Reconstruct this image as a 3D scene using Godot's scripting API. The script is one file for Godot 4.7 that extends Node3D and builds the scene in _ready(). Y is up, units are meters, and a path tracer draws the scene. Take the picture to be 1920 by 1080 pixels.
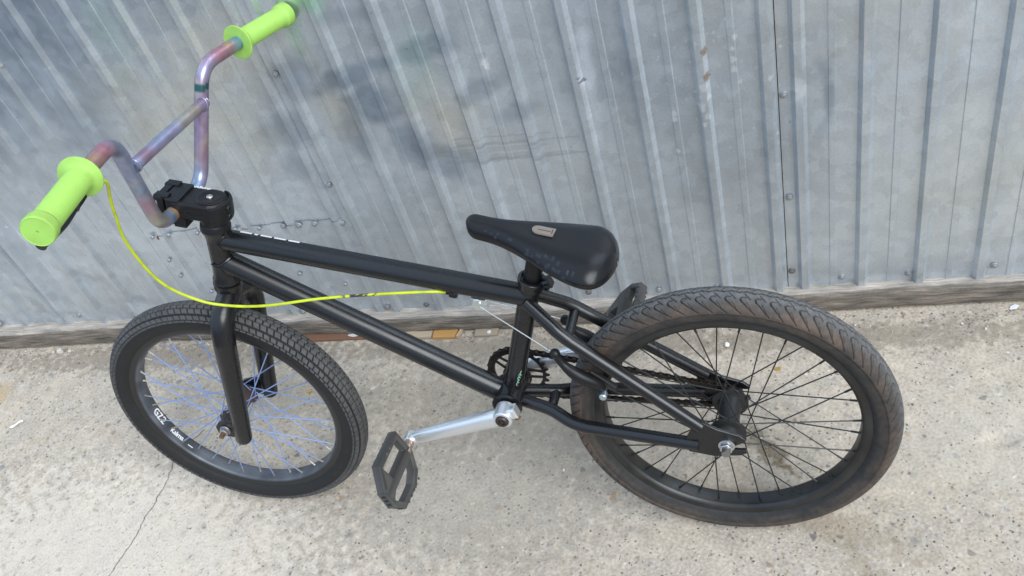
extends Node3D

# ---------------------------------------------------------------- mesh collector
class MB:
	var v := PackedVector3Array()
	var t := PackedInt32Array()
	var uv := PackedVector2Array()

	func _fix(from: int, face = null) -> void:
		var s := 0.0
		if face == null:
			var c := Vector3.ZERO
			for i in range(from, t.size()): c += v[t[i]]
			c /= max(1, t.size() - from)
			for i in range(from, t.size(), 3):
				s += (v[t[i]] - c).dot((v[t[i + 1]] - c).cross(v[t[i + 2]] - c))
		else:
			var f: Vector3 = face
			for i in range(from, t.size(), 3):
				s += (v[t[i + 1]] - v[t[i]]).cross(v[t[i + 2]] - v[t[i]]).dot(f)
		if s > 0.0:
			for i in range(from, t.size(), 3):
				var k := t[i + 1]; t[i + 1] = t[i + 2]; t[i + 2] = k

	func _cap(ids: Array) -> void:
		var c := Vector3.ZERO
		for i in ids: c += v[i]
		var m := v.size()
		v.append(c / ids.size())
		if uv.size() > 0: uv.append(uv[ids[0]])
		for i in ids.size():
			t.append_array([ids[i], ids[(i + 1) % ids.size()], m])

	# rows of points joined by quads; ring: each row closed on itself; loop: last row joined to the first
	func rows(r: Array, ring: bool, loop := false, cap := true, face = null, uvs = null) -> void:
		var from := t.size()
		var at := v.size()
		var n: int = r[0].size()
		for k in r.size():
			v.append_array(r[k])
			if uvs != null: uv.append_array(uvs[k])
		var last := r.size() if loop else r.size() - 1
		var cols := n if ring else n - 1
		for i in last:
			var a := at + i * n
			var b := at + ((i + 1) % r.size()) * n
			for j in cols:
				var j2 := (j + 1) % n
				t.append_array([a + j, b + j, a + j2, a + j2, b + j, b + j2])
		if ring and not loop and cap:
			_cap(range(at + n - 1, at - 1, -1))
			_cap(range(at + (r.size() - 1) * n, at + r.size() * n))
		_fix(from, face)

	func tube(p: Array, rad, sides := 14, cap := true, flat := 1.0) -> void:
		var rr := []
		var up := Vector3.ZERO
		var d0: Vector3 = (p[1] - p[0]).normalized()
		up = d0.cross(Vector3(0.31, 0.17, 0.93)).normalized()
		for i in p.size():
			var d: Vector3
			if i == 0: d = d0
			elif i == p.size() - 1: d = (p[i] - p[i - 1]).normalized()
			else: d = ((p[i + 1] - p[i]).normalized() + (p[i] - p[i - 1]).normalized()).normalized()
			up = (up - d * up.dot(d)).normalized()
			var side := d.cross(up)
			var q: float = rad[i] if rad is Array else rad
			var ring := PackedVector3Array()
			for k in sides:
				var a := TAU * k / sides
				ring.append(p[i] + (up * cos(a) + side * sin(a) * flat) * q)
			rr.append(ring)
		rows(rr, true, false, cap)

	# prof: [radius, height] pairs round an axis
	func lathe(o: Vector3, ax: Vector3, prof: Array, sides := 24, loop := false) -> void:
		ax = ax.normalized()
		var e1 := ax.cross(Vector3(0.3, 0.8, 0.52)).normalized()
		var e2 := ax.cross(e1)
		var rr := []
		for q in prof:
			var ring := PackedVector3Array()
			for k in sides:
				var a := TAU * k / sides
				ring.append(o + ax * float(q[1]) + (e1 * cos(a) + e2 * sin(a)) * max(float(q[0]), 0.00005))
			rr.append(ring)
		rows(rr, true, loop, not loop)

	# polygon in the plane e1,e2 pushed along e3 by depth (both ways half), with a chamfer
	func prism(poly: PackedVector2Array, o: Vector3, e1: Vector3, e2: Vector3, depth: float, bev := 0.001) -> void:
		var e3 := e1.cross(e2).normalized()
		var from := t.size()
		var ins := poly
		var off := Geometry2D.offset_polygon(poly, -bev, Geometry2D.JOIN_MITER)
		if off.size() == 1 and off[0].size() == poly.size():
			var cand: PackedVector2Array = off[0]
			# the offset may start at another corner
			var best := 0
			var bd := 1e9
			for k in cand.size():
				var dd := cand[k].distance_squared_to(poly[0])
				if dd < bd: bd = dd; best = k
			ins = PackedVector2Array()
			for k in cand.size(): ins.append(cand[(k + best) % cand.size()])
			if ins.size() > 2 and ins[1].distance_to(poly[1]) > ins[ins.size() - 1].distance_to(poly[1]):
				ins = PackedVector2Array()
				for k in cand.size(): ins.append(cand[(best - k + cand.size()) % cand.size()])
		var h := depth / 2
		var n := poly.size()
		var at := v.size()
		for layer in [[ins, -h], [poly, -h + bev], [poly, h - bev], [ins, h]]:
			for p in layer[0]: v.append(o + e1 * p.x + e2 * p.y + e3 * float(layer[1]))
		for i in 3:
			for j in n:
				var a := at + i * n + j
				var a2 := at + i * n + (j + 1) % n
				t.append_array([a, a + n, a2, a2, a + n, a2 + n])
		var tri := Geometry2D.triangulate_polygon(ins)
		var want := 1.0
		# orient caps like the sides
		var ccw := not Geometry2D.is_polygon_clockwise(poly)
		for i in range(0, tri.size(), 3):
			var a := tri[i]; var b := tri[i + 1]; var c := tri[i + 2]
			var up2 := (ins[b] - ins[a]).cross(ins[c] - ins[a]) > 0.0
			if up2 != ccw: var k := b; b = c; c = k
			t.append_array([at + a, at + b, at + c])
			t.append_array([at + 3 * n + a, at + 3 * n + c, at + 3 * n + b])
		_fix(from)

	func box(o: Vector3, b: Basis, size: Vector3, bev := 0.001) -> void:
		var x := size.x / 2; var y := size.y / 2
		prism(PackedVector2Array([Vector2(-x, -y), Vector2(x, -y), Vector2(x, y), Vector2(-x, y)]), o, b.x, b.y, size.z, bev)

	func ball(o: Vector3, r: Vector3, n := 10) -> void:
		var rr := []
		for i in range(1, n):
			var a := PI * i / n
			var ring := PackedVector3Array()
			for k in n * 2:
				var f := TAU * k / (n * 2)
				ring.append(o + Vector3(sin(a) * cos(f) * r.x, cos(a) * r.y, sin(a) * sin(f) * r.z))
			rr.append(ring)
		rows(rr, true)

	func mesh(colf = null, angle := 42.0) -> ArrayMesh:
		var nt := t.size() / 3
		var fn := PackedVector3Array(); fn.resize(nt)
		for i in nt:
			fn[i] = (v[t[3 * i + 2]] - v[t[3 * i]]).cross(v[t[3 * i + 1]] - v[t[3 * i]])
		var arr := []; arr.resize(Mesh.ARRAY_MAX)
		var has_uv := uv.size() == v.size()
		if angle >= 180.0:
			var nn := PackedVector3Array(); nn.resize(v.size())
			for i in nt:
				var f := fn[i]
				nn[t[3 * i]] += f; nn[t[3 * i + 1]] += f; nn[t[3 * i + 2]] += f
			for i in nn.size(): nn[i] = nn[i].normalized()
			arr[Mesh.ARRAY_VERTEX] = v; arr[Mesh.ARRAY_NORMAL] = nn; arr[Mesh.ARRAY_INDEX] = t
			if has_uv: arr[Mesh.ARRAY_TEX_UV] = uv
			if colf != null:
				var cc := PackedColorArray(); cc.resize(v.size())
				for i in v.size(): cc[i] = colf.call(v[i])
				arr[Mesh.ARRAY_COLOR] = cc
		else:
			var around := []; around.resize(v.size())
			for i in v.size(): around[i] = PackedInt32Array()
			var un := PackedVector3Array(); un.resize(nt)
			for i in nt:
				un[i] = fn[i].normalized()
				for k in 3: around[t[3 * i + k]].append(i)
			var lim := cos(deg_to_rad(angle))
			var ov := PackedVector3Array(); var on := PackedVector3Array(); var ou := PackedVector2Array(); var oc := PackedColorArray()
			for i in nt:
				for k in 3:
					var id := t[3 * i + k]
					var s := Vector3.ZERO
					for f in around[id]:
						if un[f].dot(un[i]) > lim: s += fn[f]
					ov.append(v[id]); on.append(s.normalized() if s.length_squared() > 0 else Vector3.UP)
					if has_uv: ou.append(uv[id])
					if colf != null: oc.append(colf.call(v[id]))
			arr[Mesh.ARRAY_VERTEX] = ov; arr[Mesh.ARRAY_NORMAL] = on
			if has_uv: arr[Mesh.ARRAY_TEX_UV] = ou
			if colf != null: arr[Mesh.ARRAY_COLOR] = oc
		var m := ArrayMesh.new()
		m.add_surface_from_arrays(Mesh.PRIMITIVE_TRIANGLES, arr)
		return m

# ---------------------------------------------------------------- small helpers
var rng := RandomNumberGenerator.new()

func noise(sd: int, freq: float, oct := 3) -> FastNoiseLite:
	var n := FastNoiseLite.new()
	n.seed = sd; n.frequency = freq; n.noise_type = FastNoiseLite.TYPE_SIMPLEX_SMOOTH
	n.fractal_octaves = oct
	return n

func lin(r: float, g: float, b: float) -> Color:   # a linear base colour as the sRGB colour materials want
	return Color(r, g, b).linear_to_srgb()

func mat(c: Color, rough := 0.5, metal := 0.0) -> StandardMaterial3D:
	var m := StandardMaterial3D.new()
	m.albedo_color = c; m.roughness = rough; m.metallic = metal
	return m

func vmat(rough := 0.5, metal := 0.0) -> StandardMaterial3D:
	var m := mat(Color.WHITE, rough, metal)
	m.vertex_color_use_as_albedo = true
	return m

func node(called: String, parent: Node, tr := Transform3D.IDENTITY) -> Node3D:
	var o := Node3D.new()
	o.name = called
	parent.add_child(o, true)
	o.transform = tr
	return o

func obj(called: String, m: Mesh, material: Material, parent: Node, tr := Transform3D.IDENTITY) -> MeshInstance3D:
	var o := MeshInstance3D.new()
	o.name = called; o.mesh = m; o.material_override = material
	parent.add_child(o, true)
	o.transform = tr
	return o

var counts := {}
func numbered(called: String) -> String:
	counts[called] = counts.get(called, -1) + 1
	return called if counts[called] == 0 else "%s_%03d" % [called, counts[called]]

func tag(o: Node, label: String, category := "", group := "", kind := "") -> void:
	if label: o.set_meta("label", label)
	if category: o.set_meta("category", category)
	if group: o.set_meta("group", group)
	if kind: o.set_meta("kind", kind)

# rounds the corners of a path
func fillet(p: Array, r: Array, steps := 7) -> Array:
	var out := [p[0]]
	for i in range(1, p.size() - 1):
		var a: Vector3 = (p[i - 1] - p[i]); var b: Vector3 = (p[i + 1] - p[i])
		var ang := a.angle_to(b)
		var d: float = min(float(r[i - 1]) / tan(ang / 2), min(a.length(), b.length()) * 0.49)
		var s: Vector3 = p[i] + a.normalized() * d
		var e: Vector3 = p[i] + b.normalized() * d
		for k in steps + 1:
			var f := float(k) / steps
			out.append(s.lerp(p[i], f).lerp(p[i].lerp(e, f), f))
	out.append(p[p.size() - 1])
	return out

func dense(p: Array, step: float) -> Array:
	var out := []
	for i in p.size() - 1:
		var n: int = max(1, int(round(p[i].distance_to(p[i + 1]) / step)))
		for k in n: out.append(p[i].lerp(p[i + 1], float(k) / n))
	out.append(p[p.size() - 1])
	return out

func smooth_path(p: Array, per := 8) -> Array:   # Catmull-Rom
	var out := []
	for i in p.size() - 1:
		var p0: Vector3 = p[max(i - 1, 0)]; var p1: Vector3 = p[i]; var p2: Vector3 = p[i + 1]; var p3: Vector3 = p[min(i + 2, p.size() - 1)]
		for k in per:
			out.append(p1.cubic_interpolate(p2, p0, p3, float(k) / per))
	out.append(p[p.size() - 1])
	return out

# a point of the bicycle: forward, up in its plane, to its left
func bk(s: float, u: float, w: float) -> Vector3:
	return Vector3(-s, u, w)

# ---------------------------------------------------------------- textures
var px_conc := 780.0
var ground_tex: ImageTexture
var ground_nrm: ImageTexture

func gray(n: FastNoiseLite, w: int, h: int) -> PackedByteArray:
	return n.get_image(w, h, false, false, false).get_data()

func make_concrete() -> void:
	var W := 2048; var H := 1024      # 2.6 x 1.3 m
	var n1 := gray(noise(11, 0.0035, 4), W, H)
	var n2 := gray(noise(12, 0.03, 4), W, H)
	var n3 := gray(noise(13, 0.15, 3), W, H)
	var n4 := gray(noise(14, 0.011, 3), W, H)
	var col := PackedByteArray(); col.resize(W * H * 3)
	var hgt := PackedByteArray(); hgt.resize(W * H)
	for i in W * H:
		var a := (n1[i] - 127.0) / 127.0
		var b := (n2[i] - 127.0) / 127.0
		var c := (n3[i] - 127.0) / 127.0
		var d := (n4[i] - 127.0) / 127.0
		var l := a * 7.0 + b * 13.0 + c * 19.0 + d * 6.0
		var k := i * 3
		col[k] = clampi(int(177.0 + l + d * 3.0), 0, 255)
		col[k + 1] = clampi(int(164.5 + l + d * 1.0), 0, 255)
		col[k + 2] = clampi(int(149.0 + l - d * 2.0), 0, 255)
		hgt[k / 3] = clampi(int(140.0 + b * 24.0 + c * 20.0), 0, 255)
	# stones, sand grains and pits of the worn concrete
	rng.seed = 501
	var tones := [Vector3(120, 112, 104), Vector3(98, 94, 92), Vector3(140, 124, 106), Vector3(205, 198, 184), Vector3(150, 144, 134), Vector3(128, 128, 130), Vector3(186, 172, 148), Vector3(158, 136, 112)]
	for n in 38000:
		var big := rng.randf()
		var r := rng.randf_range(0.8, 1.9)
		if big > 0.78: r = rng.randf_range(1.8, 3.6)
		if big > 0.975: r = rng.randf_range(3.4, 6.6)
		var asp := rng.randf_range(0.5, 1.0)
		var rot := rng.randf() * PI
		var x := rng.randi_range(0, W - 1); var y := rng.randi_range(0, H - 1)
		var tone: Vector3 = tones[rng.randi_range(0, 7)]
		var mixf := rng.randf_range(0.25, 0.95)
		if n4[y * W + x] > 150 and rng.randf() < 0.5: continue
		var pit := r < 1.9 and rng.randf() < 0.35
		if pit: tone = Vector3(78, 71, 63); mixf = rng.randf_range(0.4, 0.9)
		var ir := int(ceil(r)) + 1
		var ca := cos(rot); var sa := sin(rot)
		var irr := rng.randf() * TAU
		for dy in range(-ir, ir + 1):
			for dx in range(-ir, ir + 1):
				var u := (dx * ca + dy * sa) / r; var w2 := (-dx * sa + dy * ca) / (r * asp)
				var q := sqrt(u * u + w2 * w2) * (1.0 + 0.18 * sin(3.0 * atan2(w2, u) + irr))
				if q > 1.0: continue
				var f: float = mixf * clamp((1.0 - q) * 3.0, 0.0, 1.0)
				var id := ((y + dy + H) % H) * W + (x + dx + W) % W
				for ch in 3:
					col[id * 3 + ch] = int(lerpf(col[id * 3 + ch], tone[ch], f))
				hgt[id] = clampi(int(hgt[id] + (-55.0 * f if pit else 26.0 * f)), 0, 255)
	# soil and rust stains, a darker strip along the timber, broad tone areas
	var stain_and_tone := func(cx: float, cz: float, rx: float, rz: float, rot: float, tone: Vector3, amt: float, sd: int):
		var nz := noise(sd, 0.05, 4)
		var X := (cx + 1.45) * W / 2.6; var Y := (cz + 0.1) * H / 1.3
		var RX := rx * W / 2.6; var RY := rz * H / 1.3
		var R := int(max(RX, RY) * 1.5)
		for dy in range(-R, R + 1):
			for dx in range(-R, R + 1):
				var u := (dx * cos(rot) + dy * sin(rot)) / RX; var w2 := (-dx * sin(rot) + dy * cos(rot)) / RY
				var q := sqrt(u * u + w2 * w2) + nz.get_noise_2d(X + dx, Y + dy) * 0.75
				if q > 1.0: continue
				var f: float = amt * clamp((1.0 - q) * 2.0, 0.0, 1.0) * (0.75 + 0.5 * nz.get_noise_2d((X + dx) * 6.0, (Y + dy) * 6.0))
				var yy := int(Y + dy); var xx := int(X + dx)
				if yy < 0 or yy >= H or xx < 0 or xx >= W: continue
				var id := yy * W + xx
				for ch in 3: col[id * 3 + ch] = int(lerpf(col[id * 3 + ch], tone[ch], clamp(f, 0, 1)))
	stain_and_tone.call(0.555, 0.355, 0.075, 0.024, 0.85, Vector3(92, 79, 60), 0.95, 21)
	stain_and_tone.call(0.46, 0.25, 0.05, 0.016, 0.4, Vector3(104, 92, 74), 0.6, 22)
	stain_and_tone.call(-1.31, 0.19, 0.035, 0.05, 0.3, Vector3(178, 140, 92), 0.5, 23)
	stain_and_tone.call(0.284, 0.462, 0.006, 0.012, 0.2, Vector3(150, 100, 60), 0.6, 24)
	stain_and_tone.call(0.62, 0.5, 0.22, 0.035, 0.35, Vector3(136, 120, 98), 0.5, 25)
	stain_and_tone.call(0.72, 0.62, 0.12, 0.03, 1.0, Vector3(132, 117, 98), 0.45, 26)
	stain_and_tone.call(-0.5, 0.2, 0.35, 0.08, 0.05, Vector3(142, 132, 116), 0.45, 27)
	stain_and_tone.call(0.05, 0.25, 0.5, 0.11, 0.05, Vector3(146, 135, 118), 0.5, 28)
	stain_and_tone.call(0.75, 0.10, 0.45, 0.045, -0.02, Vector3(126, 116, 102), 0.75, 29)
	stain_and_tone.call(-0.9, 0.08, 0.6, 0.05, 0.0, Vector3(126, 115, 101), 0.8, 30)
	stain_and_tone.call(0.1, 0.09, 0.75, 0.045, 0.0, Vector3(128, 118, 104), 0.75, 31)
	stain_and_tone.call(-0.75, 0.60, 0.62, 0.24, 0.05, Vector3(217, 205, 190), 0.7, 32)
	stain_and_tone.call(0.95, 0.35, 0.3, 0.16, -0.1, Vector3(190, 182, 166), 0.4, 33)
	stain_and_tone.call(0.02, 0.46, 0.36, 0.20, 0.0, Vector3(140, 133, 123), 0.62, 34)
	stain_and_tone.call(0.30, 0.30, 0.40, 0.14, 0.0, Vector3(142, 134, 122), 0.5, 35)
	# narrow crack
	var cn := noise(40, 0.03, 3)
	var pts := [Vector2(-0.66, 0.30), Vector2(-0.703, 0.365), Vector2(-0.692, 0.46), Vector2(-0.706, 0.55), Vector2(-0.717, 0.651), Vector2(-0.74, 0.8)]
	for i in pts.size() - 1:
		for k in 240:
			var p: Vector2 = pts[i].lerp(pts[i + 1], k / 240.0)
			var X := (p.x + 1.45) * W / 2.6 + cn.get_noise_2d(p.y * 500, 3) * 7.0
			var Y := (p.y + 0.1) * H / 1.3
			for dx in range(-1, 2):
				var f := 0.36 if dx == 0 else 0.12
				f *= 0.55 + 0.8 * absf(cn.get_noise_2d(p.y * 900, 50))
				var id := clampi(int(Y), 0, H - 1) * W + clampi(int(X) + dx, 0, W - 1)
				for ch in 3: col[id * 3 + ch] = int(lerpf(col[id * 3 + ch], 70.0, f))
				hgt[id] = int(hgt[id] * (1.0 - f * 0.7))
	var ic := Image.create_from_data(W, H, false, Image.FORMAT_RGB8, col)
	ground_tex = ImageTexture.create_from_image(ic)
	var ih := Image.create_from_data(W, H, false, Image.FORMAT_L8, hgt)
	ih.convert(Image.FORMAT_RGBA8)
	ih.bump_map_to_normal_map(3.2)
	ground_nrm = ImageTexture.create_from_image(ih)

var zinc_tex: ImageTexture
var zinc_rgh: ImageTexture

func make_zinc() -> void:
	var W := 2048; var H := 1024      # 2.8 x 1.4 m
	# low-resolution masks: sprayed, rubbed and scuffed marks, plus reflections painted into the colour
	var w := 512; var h := 256
	var dark := PackedFloat32Array(); dark.resize(w * h)
	var green := PackedFloat32Array(); green.resize(w * h)
	var pale := PackedFloat32Array(); pale.resize(w * h)
	var warm_reflection := PackedFloat32Array(); warm_reflection.resize(w * h)
	var wob := noise(61, 0.035, 4)
	var stamp := func(a: PackedFloat32Array, x: float, y: float, rx: float, ry: float, rot: float, amt: float, soft := 1.6):
		var X := (x + 1.55) / 2.8 * w; var Y := (1.0 - y / 1.4) * h
		var RX := rx / 2.8 * w; var RY := ry / 1.4 * h
		var R := int(max(RX, RY) * 1.6) + 2
		for dy in range(-R, R + 1):
			for dx in range(-R, R + 1):
				var xx := int(X) + dx; var yy := int(Y) + dy
				if xx < 0 or yy < 0 or xx >= w or yy >= h: continue
				var u := (dx * cos(rot) + dy * sin(rot)) / RX; var q := (-dx * sin(rot) + dy * cos(rot)) / RY
				var d := sqrt(u * u + q * q) + wob.get_noise_2d(xx * 2.0, yy * 2.0) * 0.6
				var f: float = clamp((1.15 - d) * soft, 0.0, 1.0) * amt
				a[yy * w + xx] = max(a[yy * w + xx], f)
		return a
	for s in [[-0.80, 0.86, 0.20, 0.24, 0.2, 0.45, 1.0], [-0.92, 0.72, 0.13, 0.2, 0.2, 0.4, 1.0], [-0.66, 0.80, 0.07, 0.18, 0.3, 0.4, 1.0], [-0.74, 0.62, 0.10, 0.10, 0.2, 0.45, 1.1],  # upper-left smears: a dark reflection painted in; the next rows are old spray
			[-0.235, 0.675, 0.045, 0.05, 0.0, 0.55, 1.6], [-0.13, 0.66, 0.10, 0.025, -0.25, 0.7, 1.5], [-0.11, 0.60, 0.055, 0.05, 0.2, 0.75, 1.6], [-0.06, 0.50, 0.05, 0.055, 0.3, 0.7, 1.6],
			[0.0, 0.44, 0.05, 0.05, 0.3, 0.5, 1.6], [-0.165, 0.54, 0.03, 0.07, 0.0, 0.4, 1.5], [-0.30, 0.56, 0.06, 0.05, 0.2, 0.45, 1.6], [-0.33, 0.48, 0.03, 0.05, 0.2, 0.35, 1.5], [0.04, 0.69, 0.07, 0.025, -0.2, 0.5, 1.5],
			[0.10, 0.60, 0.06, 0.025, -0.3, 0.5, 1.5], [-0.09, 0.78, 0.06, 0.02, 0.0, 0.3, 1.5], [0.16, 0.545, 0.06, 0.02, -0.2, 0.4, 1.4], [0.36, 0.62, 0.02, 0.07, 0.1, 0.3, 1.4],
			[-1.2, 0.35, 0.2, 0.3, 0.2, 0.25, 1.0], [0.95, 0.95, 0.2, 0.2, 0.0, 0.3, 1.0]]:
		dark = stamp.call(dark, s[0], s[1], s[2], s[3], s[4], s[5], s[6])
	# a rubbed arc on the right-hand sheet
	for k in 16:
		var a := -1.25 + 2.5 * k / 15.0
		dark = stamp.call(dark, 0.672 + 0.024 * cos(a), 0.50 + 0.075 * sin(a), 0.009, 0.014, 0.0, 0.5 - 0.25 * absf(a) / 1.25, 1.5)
	for s in [[-0.14, 0.83, 0.03, 0.045, 0.1, 0.5, 1.0], [-0.19, 0.77, 0.02, 0.05, 0.2, 0.3, 1.2], [0.0, 0.66, 0.05, 0.10, 0.3, 0.12, 1.0], [-0.55, 0.82, 0.05, 0.1, 0.3, 0.15, 1.0]]:
		green = stamp.call(green, s[0], s[1], s[2], s[3], s[4], s[5], s[6])
	for s in [[0.302, 0.60, 0.016, 0.16, 0.05, 0.95, 1.4], [0.43, 0.60, 0.05, 0.12, 0.0, 0.25, 1.0], [-1.1, 0.36, 0.10, 0.04, 0.3, 0.6, 1.0], [-1.0, 0.25, 0.12, 0.03, 0.4, 0.35, 1.0], [0.32, 0.48, 0.012, 0.06, 0.0, 0.3, 1.2],
			[0.5, 0.58, 0.05, 0.08, 0.0, 0.22, 1.0], [0.30, 0.72, 0.04, 0.08, 0.0, 0.3, 1.0]]:
		pale = stamp.call(pale, s[0], s[1], s[2], s[3], s[4], s[5], s[6])
	for s in [[-0.50, 0.62, 0.22, 0.16, 0.0, 0.6, 1.0], [-0.35, 0.74, 0.18, 0.12, 0.0, 0.6, 1.0], [-0.18, 0.60, 0.05, 0.07, 0.0, 0.6, 1.2], [0.02, 0.55, 0.07, 0.09, 0.0, 0.6, 1.2], [0.75, 0.75, 0.35, 0.2, 0.0, 0.35, 1.0], [0.95, 0.3, 0.2, 0.2, 0.0, 0.3, 1.0]]:  # beige reflections of the ground, painted into the sheet colour
		warm_reflection = stamp.call(warm_reflection, s[0], s[1], s[2], s[3], s[4], s[5], s[6])
	var low := PackedByteArray(); low.resize(w * h * 4)
	for i in w * h:
		low[i * 4] = int(dark[i] * 255); low[i * 4 + 1] = int(green[i] * 255); low[i * 4 + 2] = int(pale[i] * 255); low[i * 4 + 3] = int(warm_reflection[i] * 255)
	var il := Image.create_from_data(w, h, false, Image.FORMAT_RGBA8, low)
	il.resize(W, H, Image.INTERPOLATE_BILINEAR)
	var mk := il.get_data()
	var ns := FastNoiseLite.new(); ns.seed = 71; ns.noise_type = FastNoiseLite.TYPE_CELLULAR; ns.frequency = 0.075; ns.cellular_return_type = FastNoiseLite.RETURN_CELL_VALUE; ns.fractal_type = FastNoiseLite.FRACTAL_NONE
	ns.domain_warp_enabled = true; ns.domain_warp_amplitude = 14.0; ns.domain_warp_frequency = 0.05
	var g1 := gray(ns, W, H)
	var g2 := gray(noise(72, 0.006, 4), W, H)
	var g3 := gray(noise(73, 0.22, 2), W, H)
	# streaks: a noise squeezed sideways
	var st := noise(74, 0.02, 4).get_image(W, 64, false, false, false); st.resize(W, H, Image.INTERPOLATE_CUBIC)
	var g4 := st.get_data()
	var st2 := noise(75, 0.02, 4).get_image(64, H, false, false, false); st2.resize(W, H, Image.INTERPOLATE_CUBIC)
	var g5 := st2.get_data()
	var col := PackedByteArray(); col.resize(W * H * 3)
	var rgh := PackedByteArray(); rgh.resize(W * H)
	for i in W * H:
		var a := (g1[i] - 127.0) / 127.0
		var b := (g2[i] - 127.0) / 127.0
		var c := (g3[i] - 127.0) / 127.0
		var d := (g4[i] - 127.0) / 127.0
		var e := (g5[i] - 127.0) / 127.0
		var l := a * 6.0 + b * 9.0 + c * 7.0 + d * 8.0 + e * 3.0 - 4.0
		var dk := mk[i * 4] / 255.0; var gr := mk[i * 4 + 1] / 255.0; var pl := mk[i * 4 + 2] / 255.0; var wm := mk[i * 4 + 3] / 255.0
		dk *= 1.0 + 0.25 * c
		var k := i * 3
		var R := 201.0 + l; var G := 209.0 + l; var B := 216.0 + l
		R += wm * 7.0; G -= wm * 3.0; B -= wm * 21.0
		R += pl * 22.0; G += pl * 21.0; B += pl * 22.0
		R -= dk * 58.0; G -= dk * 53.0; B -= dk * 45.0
		R -= gr * 52.0; B -= gr * 40.0; G += gr * 8.0
		col[k] = clampi(int(R), 0, 255); col[k + 1] = clampi(int(G), 0, 255); col[k + 2] = clampi(int(B), 0, 255)
		rgh[i] = clampi(int(86.0 + a * 5.0 + b * 14.0 + c * 4.0 + d * 6.0 + dk * 20.0 + pl * 40.0), 70, 200)
	# fine marks: paint splashes, rust spots, scratches
	rng.seed = 77
	var dot := func(x: float, y: float, r: float, tone: Vector3, amt: float, asp := 1.0):
		var X := (x + 1.55) / 2.8 * W; var Y := (1.0 - y / 1.4) * H
		var R := r / 2.8 * W
		var ir := int(ceil(R * max(1.0, asp))) + 1
		var ph := rng.randf() * TAU
		for dy in range(-ir, ir + 1):
			for dx in range(-ir, ir + 1):
				var q := Vector2(dx, dy / asp)
				var dd := q.length() / R * (1.0 + 0.14 * sin(q.angle() * 3.0 + ph) + 0.10 * sin(q.angle() * 5.0 + ph * 2.0))
				if dd > 1.0: continue
				var xx := int(X) + dx; var yy := int(Y) + dy
				if xx < 0 or yy < 0 or xx >= W or yy >= H: continue
				var f: float = amt * clamp((1.0 - dd) * 2.5, 0.0, 1.0)
				var id := (yy * W + xx) * 3
				for ch in 3: col[id + ch] = int(lerpf(col[id + ch], tone[ch], f))
	var white := Vector3(238, 240, 244)
	for s in [[0.128, 0.652, 0.008], [0.130, 0.643, 0.006], [0.493, 0.557, 0.008], [0.487, 0.517, 0.009], [0.495, 0.497, 0.006], [0.50, 0.535, 0.005], [0.436, 0.493, 0.006], [0.437, 0.505, 0.006], [0.435, 0.422, 0.005], [0.488, 0.48, 0.005],
			[0.545, 0.60, 0.006], [0.545, 0.58, 0.006], [0.55, 0.64, 0.005], [0.545, 0.62, 0.004], [0.602, 0.56, 0.005], [-0.29, 0.795, 0.003], [-1.12, 0.385, 0.004], [0.553, 0.555, 0.004], [0.62, 0.61, 0.003], [-0.02, 0.80, 0.005], [0.61, 0.44, 0.003]]:
		dot.call(s[0], s[1], s[2], white, 0.75, 1.3)
	for k in 260:
		dot.call(rng.randf_range(-1.5, 1.2), rng.randf_range(0.04, 1.3), rng.randf_range(0.0009, 0.0022), white if rng.randf() < 0.6 else Vector3(130, 134, 140), rng.randf_range(0.2, 0.5))
	for k in 90:
		dot.call(0.49 + rng.randfn() * 0.05, 0.57 + rng.randfn() * 0.09, rng.randf_range(0.001, 0.003), white, rng.randf_range(0.2, 0.6), 1.5)
	for k in 420:
		dot.call(rng.randf_range(-0.75, 0.1), rng.randf_range(0.4, 0.95), rng.randf_range(0.002, 0.005), Vector3(160, 168, 176), rng.randf_range(0.06, 0.22), 0.5)
	for k in 500:
		dot.call(rng.randf_range(-1.5, 1.2), rng.randf_range(0.02, 0.95), rng.randf_range(0.0015, 0.004), Vector3(160, 168, 176), rng.randf_range(0.05, 0.18), rng.randf_range(0.4, 2.0))
	for s in [[0.5003, 0.626, 0.006], [0.500, 0.620, 0.004], [0.4997, 0.5734, 0.006], [0.5005, 0.579, 0.005]]:
		dot.call(s[0], s[1], s[2], Vector3(150, 120, 96), 0.6, 1.1)
	for s in [[0.286, 0.603, 0.004], [0.291, 0.596, 0.008], [-0.003, 0.70, 0.003]]:
		dot.call(s[0], s[1], s[2], Vector3(120, 124, 130), 0.7, 0.5)
	for k in 12:
		var y0 := rng.randf_range(0.44, 0.50)
		var x0 := rng.randf_range(-0.02, 0.05); var x1 := x0 + rng.randf_range(0.1, 0.24)
		for q in int((x1 - x0) / 0.0008):
			dot.call(x0 + q * 0.0008, y0 - 0.1 * (x0 + q * 0.0008 - 0.1) * 0.3, 0.0019, Vector3(140, 146, 154), 0.07)
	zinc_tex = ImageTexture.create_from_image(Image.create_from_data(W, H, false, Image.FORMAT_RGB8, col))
	zinc_rgh = ImageTexture.create_from_image(Image.create_from_data(W, H, false, Image.FORMAT_L8, rgh))

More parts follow.
